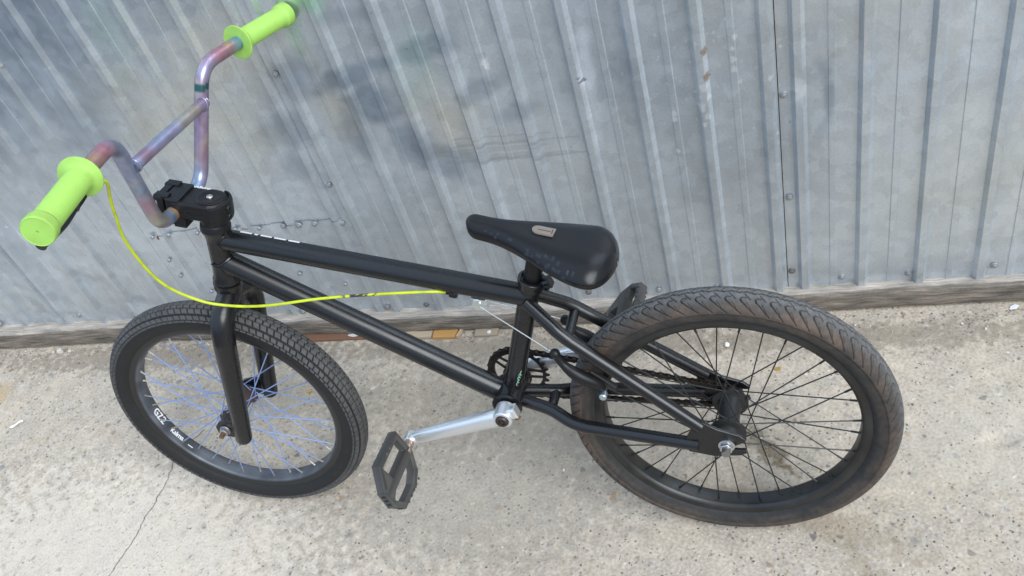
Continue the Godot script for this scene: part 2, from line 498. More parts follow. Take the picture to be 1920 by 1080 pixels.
func wood_texture(sd: int, base: Vector3, amp: float) -> ImageTexture:
	var W := 2048; var H := 256
	var a := noise(sd, 0.12, 4).get_image(W / 16, H, false, false, false); a.resize(W, H, Image.INTERPOLATE_CUBIC)
	var b := noise(sd + 1, 0.02, 4).get_image(W / 4, H, false, false, false); b.resize(W, H, Image.INTERPOLATE_CUBIC)
	var c := noise(sd + 2, 0.3, 2).get_image(W / 4, H, false, false, false); c.resize(W, H, Image.INTERPOLATE_CUBIC)
	var ga := a.get_data(); var gb := b.get_data(); var gc := c.get_data()
	var col := PackedByteArray(); col.resize(W * H * 3)
	for i in W * H:
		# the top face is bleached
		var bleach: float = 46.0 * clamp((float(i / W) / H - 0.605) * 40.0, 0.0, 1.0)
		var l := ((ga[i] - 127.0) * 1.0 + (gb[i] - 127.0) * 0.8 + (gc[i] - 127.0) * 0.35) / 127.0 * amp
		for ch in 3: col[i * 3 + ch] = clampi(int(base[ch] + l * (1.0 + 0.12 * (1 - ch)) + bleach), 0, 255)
	return ImageTexture.create_from_image(Image.create_from_data(W, H, false, Image.FORMAT_RGB8, col))

# ---------------------------------------------------------------- the scene
var bike: Node3D
var steer_tr: Transform3D
var bar_tr: Transform3D
var M := {}

func _ready() -> void:
	rng.seed = 7
	# camera
	var cam := Camera3D.new()
	cam.name = "camera"
	cam.fov = rad_to_deg(2.0 * atan(540.0 / 1721.9))
	cam.near = 0.05; cam.far = 400.0
	cam.transform = Transform3D(Basis(Vector3.UP, 0.3970) * Basis(Vector3.RIGHT, -0.7477) * Basis(Vector3.BACK, -0.3348), Vector3(0.6047, 1.4559, 1.3574))
	add_child(cam)
	cam.current = true
	# overcast sky and a veiled sun
	var env := Environment.new()
	env.background_mode = Environment.BG_SKY
	env.tonemap_mode = Environment.TONE_MAPPER_LINEAR
	env.tonemap_exposure = 2.26
	var sm := ProceduralSkyMaterial.new()
	sm.sky_top_color = Color(0.78, 0.88, 1.0)
	sm.sky_horizon_color = Color(0.54, 0.62, 0.72)
	sm.sky_curve = 0.35
	sm.ground_bottom_color = Color(0.45, 0.43, 0.40)
	sm.ground_horizon_color = Color(0.60, 0.60, 0.60)
	sm.sun_angle_max = 1.0
	sm.energy_multiplier = 0.75
	var sky := Sky.new(); sky.sky_material = sm
	env.sky = sky
	env.sdfgi_enabled = true; env.ssao_enabled = true; env.ssil_enabled = true
	var we := WorldEnvironment.new(); we.name = "world_environment"; we.environment = env
	add_child(we)
	var sun := DirectionalLight3D.new()
	sun.name = "sun"
	sun.light_energy = 0.5
	sun.light_angular_distance = 42.0
	sun.light_color = Color(0.965, 0.985, 1.0)
	sun.shadow_enabled = true
	add_child(sun)
	sun.look_at_from_position(Vector3(2.8, 3.0, 2.2), Vector3.ZERO)

	materials()
	make_ground()
	make_fence()
	make_timber()
	make_bicycle()
	make_litter()

func materials() -> void:
	M.frame = mat(lin(0.0075, 0.0078, 0.009), 0.33)
	M.frame.metallic_specular = 0.5
	var fi := Image.create(512, 512, false, Image.FORMAT_RGB8)
	fi.fill(lin(0.0075, 0.0078, 0.009))
	rng.seed = 31
	for k in 70:
		var x := rng.randi_range(1, 509); var y := rng.randi_range(1, 509)
		var c := lin(0.16, 0.155, 0.145).lerp(lin(0.02, 0.02, 0.02), rng.randf())
		fi.set_pixel(x, y, c)
		if rng.randf() < 0.5: fi.set_pixel(x + 1, y, c)
		if rng.randf() < 0.3: fi.set_pixel(x, y + 1, c)
	M.frame.albedo_color = Color.WHITE
	M.frame.albedo_texture = ImageTexture.create_from_image(fi)
	M.frame.uv1_triplanar = true; M.frame.uv1_scale = Vector3.ONE * 3.0
	var rn := NoiseTexture2D.new(); rn.width = 256; rn.height = 256; rn.seamless = true; rn.noise = noise(32, 0.03, 4)
	var cr := Gradient.new(); cr.set_color(0, Color(0.20, 0.20, 0.20)); cr.set_color(1, Color(0.36, 0.36, 0.36)); rn.color_ramp = cr
	M.frame.roughness = 1.0; M.frame.roughness_texture = rn
	M.black = mat(lin(0.009, 0.009, 0.010), 0.40)
	M.black.metallic_specular = 0.38
	M.plastic = mat(lin(0.018, 0.018, 0.018), 0.6)
	M.steel = mat(lin(0.55, 0.55, 0.55), 0.28, 0.95)
	M.dull_steel = mat(lin(0.38, 0.38, 0.38), 0.45, 0.85)
	M.chrome = mat(lin(0.70, 0.71, 0.72), 0.36, 0.8)
	M.text_from = -2.85
	M.white = mat(lin(0.78, 0.78, 0.78), 0.5)

# ---------------------------------------------------------------- ground
func make_ground() -> void:
	make_concrete()
	var gm := mat(Color.WHITE, 0.92)
	gm.albedo_texture = ground_tex
	gm.normal_enabled = true; gm.normal_texture = ground_nrm; gm.normal_scale = 1.0
	var xs := []
	var x := -1.5
	while x < 1.25: xs.append(x); x += 0.009
	var st := 0.03
	while x < 60.0: xs.append(x); x += st; st *= 1.35
	x = -1.5 - 0.02; st = 0.03
	while x > -60.0: xs.push_front(x); x -= st; st *= 1.35
	var zs := []
	var z := -0.1
	while z < 0.75: zs.append(z); z += 0.009
	st = 0.03
	while z < 60.0: zs.append(z); z += st; st *= 1.35
	z = -0.12; st = 0.03
	while z > -60.0: zs.push_front(z); z -= st; st *= 1.35
	var nz := noise(81, 9.0, 3); var n2 := noise(82, 60.0, 2)
	var rows := []; var uvs := []
	for zz in zs:
		var r := PackedVector3Array(); var u := PackedVector2Array()
		for xx in xs:
			var y := nz.get_noise_2d(xx, zz) * 0.0016 - 0.001 + n2.get_noise_2d(xx, zz) * 0.0006
			# where the front tyre stands, the concrete is a little lower
			y -= 0.0034 * exp(-(pow((xx + 0.43) / 0.14, 2) + pow((zz - 0.45) / 0.12, 2)))
			# a chip broken out of the surface
			var cx: float = (xx - 0.946) / 0.026; var cz: float = (zz - 0.343) / 0.016
			var q := sqrt(cx * cx + cz * cz) + 0.35 * nz.get_noise_2d(xx * 6.0, zz * 6.0)
			y -= 0.0075 * clamp((1.15 - q) * 3.0, 0.0, 1.0)
			r.append(Vector3(xx, y, zz)); u.append(Vector2((xx + 1.45) / 2.6, (zz + 0.1) / 1.3))
		rows.append(r); uvs.append(u)
	var b := MB.new()
	b.rows(rows, false, false, false, Vector3.UP, uvs)
	var g := obj("ground", b.mesh(null, 180.0), gm, self)
	var rb := MB.new()
	rb.prism(PackedVector2Array([Vector2(-60, 0.95), Vector2(-1.95, 0.85), Vector2(-1.75, 1.1), Vector2(-1.5, 2.3), Vector2(-1.1, 2.6), Vector2(60, 2.4), Vector2(60, 60), Vector2(-60, 60)]), Vector3(0, -0.02, 0), Vector3.RIGHT, Vector3.BACK, 0.056, 0.002)  # added out of view, outlined so the wall's upper left reflects something dark
	var rd := obj("added_dark_ground", rb.mesh(), mat(lin(0.055, 0.056, 0.06), 0.9), self)
	tag(rd, "added dark ground out of view, shaped for its reflection in the wall", "", "", "structure")
	tag(g, "worn beige concrete with exposed pebbles and a thin crack", "", "", "structure")

# ---------------------------------------------------------------- fence
func rib_profile(centres: Array, x0: float, x1: float, pitch: float) -> Array:   # [x, depth] pairs
	var pts := [[x0, 0.0]]
	var add := func(x: float, z: float):
		if x > x0 + 0.0006 and x < x1 - 0.0006: pts.append([x, z])
	for c in centres:
		for q in [[-pitch / 2 - 0.0066, 0.0], [-pitch / 2 - 0.0066, 0.0], [-pitch / 2 - 0.0050, 0.0016], [-pitch / 2 - 0.0050, 0.0016], [-pitch / 2 + 0.0050, 0.0016], [-pitch / 2 + 0.0050, 0.0016], [-pitch / 2 + 0.0066, 0.0], [-pitch / 2 + 0.0066, 0.0],
				[-0.0126, 0.0], [-0.0126, 0.0], [-0.0119, 0.0008], [-0.0067, 0.0098], [-0.0058, 0.0106], [-0.0058, 0.0106], [0.0058, 0.0106], [0.0058, 0.0106], [0.0067, 0.0098], [0.0119, 0.0008], [0.0126, 0.0], [0.0126, 0.0]]:
			add.call(c + float(q[0]), float(q[1]))
	pts.append([x1, 0.0])
	return pts

var wall_wave: FastNoiseLite
func sheet(parent: Node, called: String, centres: Array, x0: float, x1: float, y0: float, y1: float, z: float, material: Material, pitch: float, sd: int, patch := false, lap := 0.0) -> void:
	var prof := rib_profile(centres, x0, x1, pitch)
	if lap > 0.0: prof = [[x0, -0.016], [x0 + lap, -0.016], [x0 + lap, -0.016], [x0 + lap + 0.0006, 0.0]] + prof.slice(1)
	var ys := []
	var y := y0
	while y < y1 - 0.001:
		ys.append(y)
		y += 0.012 if y < 1.0 else 0.06
	ys.append(y1)
	var edge := noise(sd, 14.0, 3)
	var rows := []; var uvs := []
	for k in ys.size():
		var r := PackedVector3Array(); var u := PackedVector2Array()
		for p in prof:
			var xx: float = p[0]; var yy: float = ys[k]
			var zz: float = p[1]
			var f: float = clamp(1.0 - (yy - y0) / 0.05, 0.0, 1.0)
			if k == 0: yy += edge.get_noise_1d(xx * 1.2) * 0.0035
			if patch and k == ys.size() - 1: yy += edge.get_noise_1d(xx * 2.0 + 40) * 0.008
			# dents
			var amp := 1.0
			amp -= 0.75 * exp(-pow((xx - 0.66) / 0.02, 2) - pow((yy - 0.53) / 0.03, 2))
			amp -= 0.5 * exp(-pow((xx - 0.76) / 0.02, 2) - pow((yy - 0.57) / 0.012, 2))
			zz *= amp
			zz += 0.004 * exp(-pow((xx - 0.300) / 0.014, 2) - pow((yy - 0.62) / 0.13, 2))
			if yy < 0.36 and xx < -0.5:
				for d in [[-1.14, 0.10, 0.030, 0.006], [-1.20, 0.085, 0.020, -0.005], [-0.92, 0.11, 0.028, -0.006], [-0.86, 0.085, 0.018, 0.005], [-0.74, 0.12, 0.022, -0.005], [-0.70, 0.095, 0.016, 0.004], [-1.02, 0.20, 0.05, -0.005], [-0.60, 0.10, 0.02, -0.003]]:
					zz += float(d[3]) * exp(-(pow((xx - float(d[0])) / float(d[2]), 2) + pow((yy - float(d[1]) + 0.5 * (xx - float(d[0]))) / (float(d[2]) * 0.5), 2)))
			zz += wall_wave.get_noise_2d(xx * 1.0, yy * 0.7) * 0.0022 + wall_wave.get_noise_2d(xx * 5.0 + 9.0, yy * 4.0) * 0.0004
			zz += edge.get_noise_2d(xx * 0.8, 7.0) * 0.003 * f * f
			r.append(Vector3(xx, yy, z + zz))
			u.append(Vector2((xx + 1.55) / 2.8, 1.0 - yy / 1.4))
		rows.append(r); uvs.append(u)
	var b := MB.new()
	b.rows(rows, false, false, false, Vector3.BACK, uvs)
	obj(called, b.mesh(null, 180.0), material, parent)

func screw_mesh(r: float, dome: bool) -> ArrayMesh:
	var b := MB.new()
	if dome:
		b.lathe(Vector3.ZERO, Vector3.BACK, [[r, -0.001], [r, 0.0008], [r * 0.93, 0.0014], [r * 0.62, 0.0016], [r * 0.6, 0.0038], [r * 0.5, 0.0044], [r * 0.2, 0.0045], [r * 0.16, 0.0032]], 18)
	else:
		b.lathe(Vector3.ZERO, Vector3.BACK, [[r, -0.001], [r * 0.98, 0.0005], [r * 0.8, 0.0018], [r * 0.45, 0.0026], [r * 0.15, 0.0028]], 14)
	return b.mesh()

func make_fence() -> void:
	make_zinc()
	wall_wave = noise(91, 3.0, 2)
	var wall := node("steel_wall", self)
	tag(wall, "grey corrugated galvanised steel wall with faded smudges behind the bicycle", "wall", "", "thing")
	var z := mat(Color.WHITE, 1.0, 0.74)
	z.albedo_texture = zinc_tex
	z.roughness_texture = zinc_rgh; z.roughness_texture_channel = BaseMaterial3D.TEXTURE_CHANNEL_RED
	z.metallic_specular = 0.5
	M.zinc = z
	var run := func(first: float, pitch: float, n: int) -> Array:
		var out := []
		for i in n: out.append(first + pitch * i)
		return out
	sheet(wall, "metal_sheet", run.call(-0.2485, 0.1057, 9), -0.280, 0.6125, 0.045, 3.3, 0.0016, z, 0.1057, 1)
	sheet(wall, "metal_sheet", run.call(0.6465, 0.1062, 9), 0.6140, 1.55, 0.047, 3.3, -0.0008, z, 0.1062, 2)
	sheet(wall, "metal_sheet", run.call(-1.160, 0.1085, 9), -1.1755, -0.2725, 0.046, 3.3, -0.0022, z, 0.1085, 3)
	sheet(wall, "metal_sheet", run.call(-1.1927 - 0.1085 * 8, 0.1085, 9), -2.10, -1.168, 0.05, 3.3, -0.005, z, 0.1085, 4)
	sheet(wall, "metal_sheet", run.call(1.58, 0.1062, 9), 1.53, 2.48, 0.05, 3.3, -0.005, z, 0.1062, 5)
	var sb := MB.new()
	sb.box(Vector3(0.61, 1.67, -0.036), Basis.IDENTITY, Vector3(0.09, 3.24, 0.06), 0.002)
	obj("dark_gap_backing", sb.mesh(), mat(lin(0.05, 0.042, 0.034), 0.9), wall)  # added dark backing, gives the joint between sheets its shadow gap
	# a lower piece riveted over the left-hand sheet
	sheet(wall, "metal_patch", run.call(-0.726, 0.1085, 5), -0.7635, -0.2765, 0.042, 0.3285, -0.0003, z, 0.1085, 6, true)
	var big := screw_mesh(0.0068, true)
	var small := screw_mesh(0.0050, false)
	var g1 := mat(lin(0.34, 0.345, 0.35), 0.5, 0.6)
	var g2 := mat(lin(0.20, 0.18, 0.165), 0.6, 0.5)
	var rust := mat(lin(0.16, 0.045, 0.03), 0.8, 0.2)
	for p in [[-0.828, 0.78, 1], [-0.268, 0.685, 1], [-0.270, 0.421, 1], [-0.753, 0.322, 0], [-0.709, 0.324, 0], [-0.635, 0.323, 0], [-0.623, 0.318, 0], [-0.537, 0.325, 0], [-0.479, 0.322, 0], [-0.419, 0.323, 1], [-0.382, 0.322, 1], [-0.345, 0.322, 1], [-0.281, 0.318, 1],
			[-0.751, 0.249, 0], [-0.749, 0.198, 0], [-0.696, 0.141, 0], [-0.444, 0.179, 0], [-0.347, 0.137, 0], [-0.490, 0.055, 1], [-0.272, 0.056, 1], [-0.176, 0.057, 2], [0.622, 0.516, 1], [0.624, 0.288, 1], [0.622, 0.094, 2], [0.716, 0.069, 1], [0.839, 0.070, 1], [0.990, 0.078, 1],
			[0.202, 0.068, 2], [0.352, 0.063, 1], [0.472, 0.064, 1], [-1.385, 0.065, 1], [-1.12, 0.082, 1], [0.05, 0.06, 1], [1.10, 0.07, 1], [-0.96, 0.07, 1], [-0.737, 0.320, 3]]:
		var zz := 0.0045 if float(p[0]) < -0.28 and float(p[1]) < 0.33 and float(p[0]) > -0.76 else 0.0035
		if float(p[0]) > 0.61 or float(p[0]) < -0.77: zz = 0.0005
		var kind: int = p[2]
		obj("screw", small if kind == 0 or kind == 3 else big, [g1, g1, g2, rust][kind], wall, Transform3D(Basis(Vector3.BACK, rng.randf() * TAU), Vector3(p[0], p[1], zz)))

# ---------------------------------------------------------------- timber
func make_timber() -> void:
	var t := mat(Color.WHITE, 0.88)
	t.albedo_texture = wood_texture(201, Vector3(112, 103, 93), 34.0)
	var nz := noise(202, 7.0, 4)
	var fine := noise(203, 120.0, 2)
	var xs := []
	var x := -2.1
	while x < 2.5: xs.append(x); x += 0.008
	# height of the front face and how far it stands out, along the length
	var front := func(q: float) -> float:
		return 0.0345 + 0.006 * exp(-pow((q + 0.06) / 0.3, 2)) - 0.005 * clamp((q - 0.3) / 0.7, 0.0, 1.0) - 0.004 * exp(-pow((q + 1.05) / 0.2, 2))
	var top := func(q: float) -> float:
		return 0.0475 + 0.009 * clamp((-0.35 - q) / 0.6, 0.0, 1.0) - 0.009 * exp(-pow((q - 0.0) / 0.22, 2)) + 0.002 * clamp(q, 0.0, 1.0)
	var prof := []   # z share, y share round the section: back bottom, front bottom ... front top, back top
	var rows := []; var uvs := []
	for q in xs:
		var f: float = front.call(q); var h: float = top.call(q)
		var wob := nz.get_noise_1d(q) * 0.0022
		var bot := 0.004 + nz.get_noise_1d(q * 1.7 + 30) * 0.004
		var r := PackedVector3Array(); var u := PackedVector2Array()
		var sec := [[-0.03, bot], [f - 0.004, bot], [f - 0.0006, bot + 0.003], [f, bot + 0.012], [f + 0.0004, h * 0.45], [f, h * 0.62], [f, h - 0.010], [f - 0.0008, h - 0.003], [f - 0.004, h], [f * 0.5, h + 0.0008], [0.0, h], [-0.03, h]]
		var arc := 0.0
		for k in sec.size():
			var s: Array = sec[k]
			var rough := fine.get_noise_2d(q * 0.25, k * 3.0) * 0.0011 + nz.get_noise_2d(q * 0.6, k * 9.0) * 0.0016
			r.append(Vector3(q, float(s[1]) + wob + (rough if k > 6 else 0.0), float(s[0]) + (rough if k < 9 else 0.0)))
			if k > 0: arc += Vector2(s[0] - sec[k - 1][0], s[1] - sec[k - 1][1]).length()
			u.append(Vector2(q / 1.3, arc / 0.18))
		rows.append(r); uvs.append(u)
	var b := MB.new()
	b.rows(rows, true, false, true, null, uvs)
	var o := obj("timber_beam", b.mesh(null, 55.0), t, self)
	tag(o, "weathered grey timber beam lying along the foot of the steel wall", "beam")

# ---------------------------------------------------------------- bicycle
func make_bicycle() -> void:
	var psi := -0.0520; var lean := 0.1381
	var F := Vector3(-cos(psi), 0, sin(psi))
	var L0 := Vector3.UP.cross(F)
	var U := Vector3.UP * cos(lean) - L0 * sin(lean)
	var L := L0 * cos(lean) + Vector3.UP * sin(lean)
	var h := (0.2540 - 0.0239) * cos(lean) + 0.0239
	bike = node("bmx_bicycle", self, Transform3D(Basis(-F, U, L), Vector3(0.5111, h, 0.4730) - U * 0.2540))
	tag(bike, "black bicycle with lime green grips and small wheels leaning on the steel wall", "bicycle")
	steer_tr = Transform3D(Basis(Vector3(0.9683, -0.2460, -0.0443), Vector3(0.2462, 0.9692, 0), Vector3(0.0429, -0.0109, 0.9990)).orthonormalized(), bk(0.7942, 0.5444, 0))
	bar_tr = steer_tr * Transform3D(Basis(Vector3.UP, -0.0286), Vector3.ZERO) * Transform3D(Basis.IDENTITY, Vector3(-0.05, 0.147, 0)) * Transform3D(Basis(Vector3.RIGHT, -0.0353), Vector3.ZERO) * Transform3D(Basis.IDENTITY, Vector3(0.05, -0.147, 0))
	make_frame()
	make_fork()
	make_stem()
	make_handlebar()
	make_saddle()
	make_drive()
	make_brake()
	make_wheel(Transform3D(steer_tr.basis, steer_tr * Vector3(-0.0335, -0.3138, 0)), true)
	make_wheel(Transform3D(Basis.IDENTITY, Vector3(0, 0.2540, 0)), false)

func part(called: String, b: MB, m: Material, parent: Node, colf = null, angle := 42.0) -> MeshInstance3D:
	return obj(called, b.mesh(colf, angle), m, parent)

func make_frame() -> void:
	var fr := node("frame", bike)
	var f: Material = M.frame
	var b := MB.new()
	var ht0 := steer_tr * Vector3(0, 0.004, 0); var hta := steer_tr.basis.y
	b.lathe(ht0, hta, [[0.0195, 0.0], [0.0225, 0.001], [0.0228, 0.007], [0.0200, 0.012], [0.0192, 0.03], [0.0192, 0.085], [0.0205, 0.099], [0.0238, 0.104], [0.0240, 0.111], [0.0195, 0.112]], 32)
	part("head_tube", b, f, fr)
	b = MB.new()
	b.tube(dense([bk(0.7640, 0.6290, 0), bk(0.2800, 0.5045, 0)], 0.06), 0.0174, 28)
	part("top_tube", b, f, fr)
	b = MB.new()
	b.tube(dense([bk(0.7850, 0.5900, 0), bk(0.3484, 0.2905, 0)], 0.06), 0.0193, 28)
	part("down_tube", b, f, fr)
	b = MB.new()
	b.tube([bk(0.3484, 0.3028, 0), bk(0.2685, 0.5300, 0)], 0.0160, 28)
	part("seat_tube", b, f, fr)
	b = MB.new()
	b.lathe(bk(0.3484, 0.3028, 0), Vector3.BACK, [[0.0205, -0.0365], [0.0252, -0.036], [0.0255, -0.0345], [0.0228, -0.030], [0.0228, 0.030], [0.0255, 0.0345], [0.0252, 0.0365], [0.021, 0.037]], 32)
	part("bottom_bracket", b, f, fr)
	# weld beads
	b = MB.new()
	var bead := func(o: Vector3, ax: Vector3, r: float, lift: Callable):
		var ring := []
		var e1 := ax.cross(Vector3.BACK).normalized(); var e2 := ax.cross(e1).normalized()
		for k in 37:
			var a := TAU * k / 36
			var p := o + (e1 * cos(a) + e2 * sin(a)) * r
			ring.append(p + ax * float(lift.call(p)))
		b.tube(ring, 0.0022, 6, false)
	var tt := (bk(0.2800, 0.5045, 0) - bk(0.7640, 0.6290, 0)).normalized()
	var on_head := func(p: Vector3, ax: Vector3) -> float:   # slide along ax until on the head tube surface
		var d := 0.0
		for k in 24:
			var q := p + ax * d - ht0
			q -= hta * q.dot(hta)
			d += (0.0196 - q.length()) * 1.0
		return d
	bead.call(bk(0.7640, 0.6290, 0), tt, 0.0176, func(p): return on_head.call(p, tt))
	var dt := (bk(0.3484, 0.2905, 0) - bk(0.7850, 0.5900, 0)).normalized()
	bead.call(bk(0.7850, 0.5900, 0), dt, 0.0195, func(p): return on_head.call(p, dt))
	tag(part("weld", b, f, fr), "", "", "", "stuff")
	for s in [1, -1]:
		b = MB.new()
		b.tube(fillet([bk(0.2800, 0.5010, 0.012 * s), bk(0.2290, 0.4570, 0.0365 * s), bk(0.0370, 0.2905, 0.0575 * s)], [0.12], 8), 0.0104, 18)
		part("seat_stay", b, f, fr)
		b = MB.new()
		b.tube(fillet([bk(0.3400, 0.2960, 0.010 * s), bk(0.2790, 0.2840, 0.022 * s), bk(0.2380, 0.2710, 0.043 * s), bk(0.0420, 0.2520, 0.0580 * s)], [0.10, 0.10], 8), 0.0106, 18)
		part("chain_stay", b, f, fr)
		b = MB.new()
		var poly := PackedVector2Array([Vector2(0.058, 0.238), Vector2(0.062, 0.262), Vector2(0.046, 0.297), Vector2(0.034, 0.303), Vector2(0.012, 0.288), Vector2(-0.020, 0.276), Vector2(-0.030, 0.2665), Vector2(-0.027, 0.2615), Vector2(-0.008, 0.2620), Vector2(0.002, 0.2605), Vector2(0.006, 0.2540), Vector2(0.002, 0.2475), Vector2(-0.008, 0.2455), Vector2(-0.028, 0.2450), Vector2(-0.030, 0.2385), Vector2(-0.020, 0.2330), Vector2(0.020, 0.2290)])
		for k in poly.size(): poly[k].x = -poly[k].x
		b.prism(poly, Vector3(0, 0, 0.0575 * s), Vector3.RIGHT, Vector3.UP, 0.0055, 0.0006)
		part("dropout", b, f, fr)
	b = MB.new()
	b.tube([bk(0.2224, 0.4430, 0.036), bk(0.2224, 0.4470, -0.036)], 0.0078, 16)
	part("seat_stay_bridge", b, f, fr)
	b = MB.new()
	b.tube([bk(0.2800, 0.2840, 0.022), bk(0.2800, 0.2840, -0.022)], 0.0082, 16)
	part("chain_stay_bridge", b, f, fr)
	# cable stops under the top tube
	b = MB.new()
	var under := func(q: float) -> Vector3: return bk(0.7640, 0.6290, 0).lerp(bk(0.2800, 0.5045, 0), q)
	b.box(under.call(0.255) + Vector3(0.002, -0.0185, 0), Basis(Vector3.BACK, -0.25), Vector3(0.020, 0.006, 0.010), 0.002)
	part("cable_guide", b, f, fr)
	b = MB.new()
	b.lathe(bk(0.4020, 0.5165, 0.006), bk(-1, -0.26, 0), [[0.003, -0.012], [0.0036, -0.010], [0.0036, 0.0], [0.0068, 0.001], [0.0072, 0.010], [0.0055, 0.013], [0.002, 0.013]], 14)
	part("cable_stop", b, M.black, fr)
	# white print on top of the top tube near the head tube: only its lower edges can be seen
	b = MB.new()
	var ax := (bk(0.2800, 0.5045, 0) - bk(0.7640, 0.6290, 0)).normalized()
	var nn := Vector3(ax.y, -ax.x, 0); if nn.y < 0: nn = -nn
	for q in [[0.030, 0.020], [0.0545, 0.006], [0.065, 0.019], [0.088, 0.020], [0.112, 0.019]]:
		var rr := []
		for i in 2:
			var row := PackedVector3Array()
			for k in 6:
				var a := -0.20 - 0.14 * k
				var slant := 0.003 * k / 5.0
				row.append(bk(0.7640, 0.6290, 0) + ax * (float(q[0]) + float(q[1]) * i - slant) + (nn * cos(a) + Vector3.BACK * sin(a)) * 0.0177)
			rr.append(row)
		b.rows(rr, false, false, false, nn)
	part("printed_letters", b, M.white, fr)
	# pale green paint mark at the foot of the seat tube
	b = MB.new()
	var sd := (bk(0.2685, 0.5300, 0) - bk(0.3484, 0.3028, 0)).normalized()
	var sx := Vector3(sd.y, -sd.x, 0)
	var scrib := [[0.030, 0.62], [0.033, 0.50], [0.037, 0.62], [0.036, 0.75], [0.040, 0.55], [0.043, 0.72], [0.047, 0.52], [0.050, 0.70], [0.047, 0.80], [0.053, 0.6], [0.057, 0.66], [0.056, 0.8], [0.052, 0.82], [0.060, 0.72], [0.064, 0.80]]
	var sp := []
	for q in scrib: sp.append(bk(0.3484, 0.3028, 0) + sd * float(q[0]) + (sx * sin(float(q[1]) - 0.1) + Vector3.BACK * cos(float(q[1]) - 0.1)) * 0.0161)
	b.tube(smooth_path(sp, 4), 0.0006, 5)
	part("paint_mark", b, mat(lin(0.28, 0.52, 0.36), 0.6), fr)

func make_fork() -> void:
	var fk := node("fork", bike, steer_tr)
	var b := MB.new()
	b.lathe(Vector3.ZERO, Vector3.UP, [[0.016, -0.052], [0.0205, -0.050], [0.0215, -0.03], [0.0215, -0.012], [0.0240, -0.009], [0.0240, 0.0015], [0.0195, 0.003]], 28)
	part("fork_crown", b, M.frame, fk)
	for s in [1, -1]:
		b = MB.new()
		var p := fillet([Vector3(0.002, -0.022, 0.004 * s), Vector3(0.004, -0.040, 0.050 * s), Vector3(0.006, -0.085, 0.0595 * s), Vector3(0.001, -0.325, 0.0605 * s)], [0.045, 0.06], 8)
		p = dense(p, 0.03)
		var rr := []
		for q in p: rr.append(lerpf(0.0195, 0.0150, clamp((-q.y - 0.05) / 0.27, 0.0, 1.0)))
		p.append(p[-1] + Vector3(0, -0.006, 0)); rr.append(0.0128)
		p.append(p[-1] + Vector3(0, -0.003, 0)); rr.append(0.0080)
		b.tube(p, rr, 26)
		part("fork_leg", b, M.frame, fk)
		b = MB.new()
		var poly := PackedVector2Array([Vector2(0.006, -0.284), Vector2(-0.030, -0.291), Vector2(-0.047, -0.300), Vector2(-0.053, -0.312), Vector2(-0.050, -0.326), Vector2(-0.040, -0.333), Vector2(0.004, -0.330)])
		b.prism(poly, Vector3(0, 0, 0.0560 * s), Vector3.RIGHT, Vector3.UP, 0.0065, 0.0012)
		part("dropout", b, M.frame, fk)

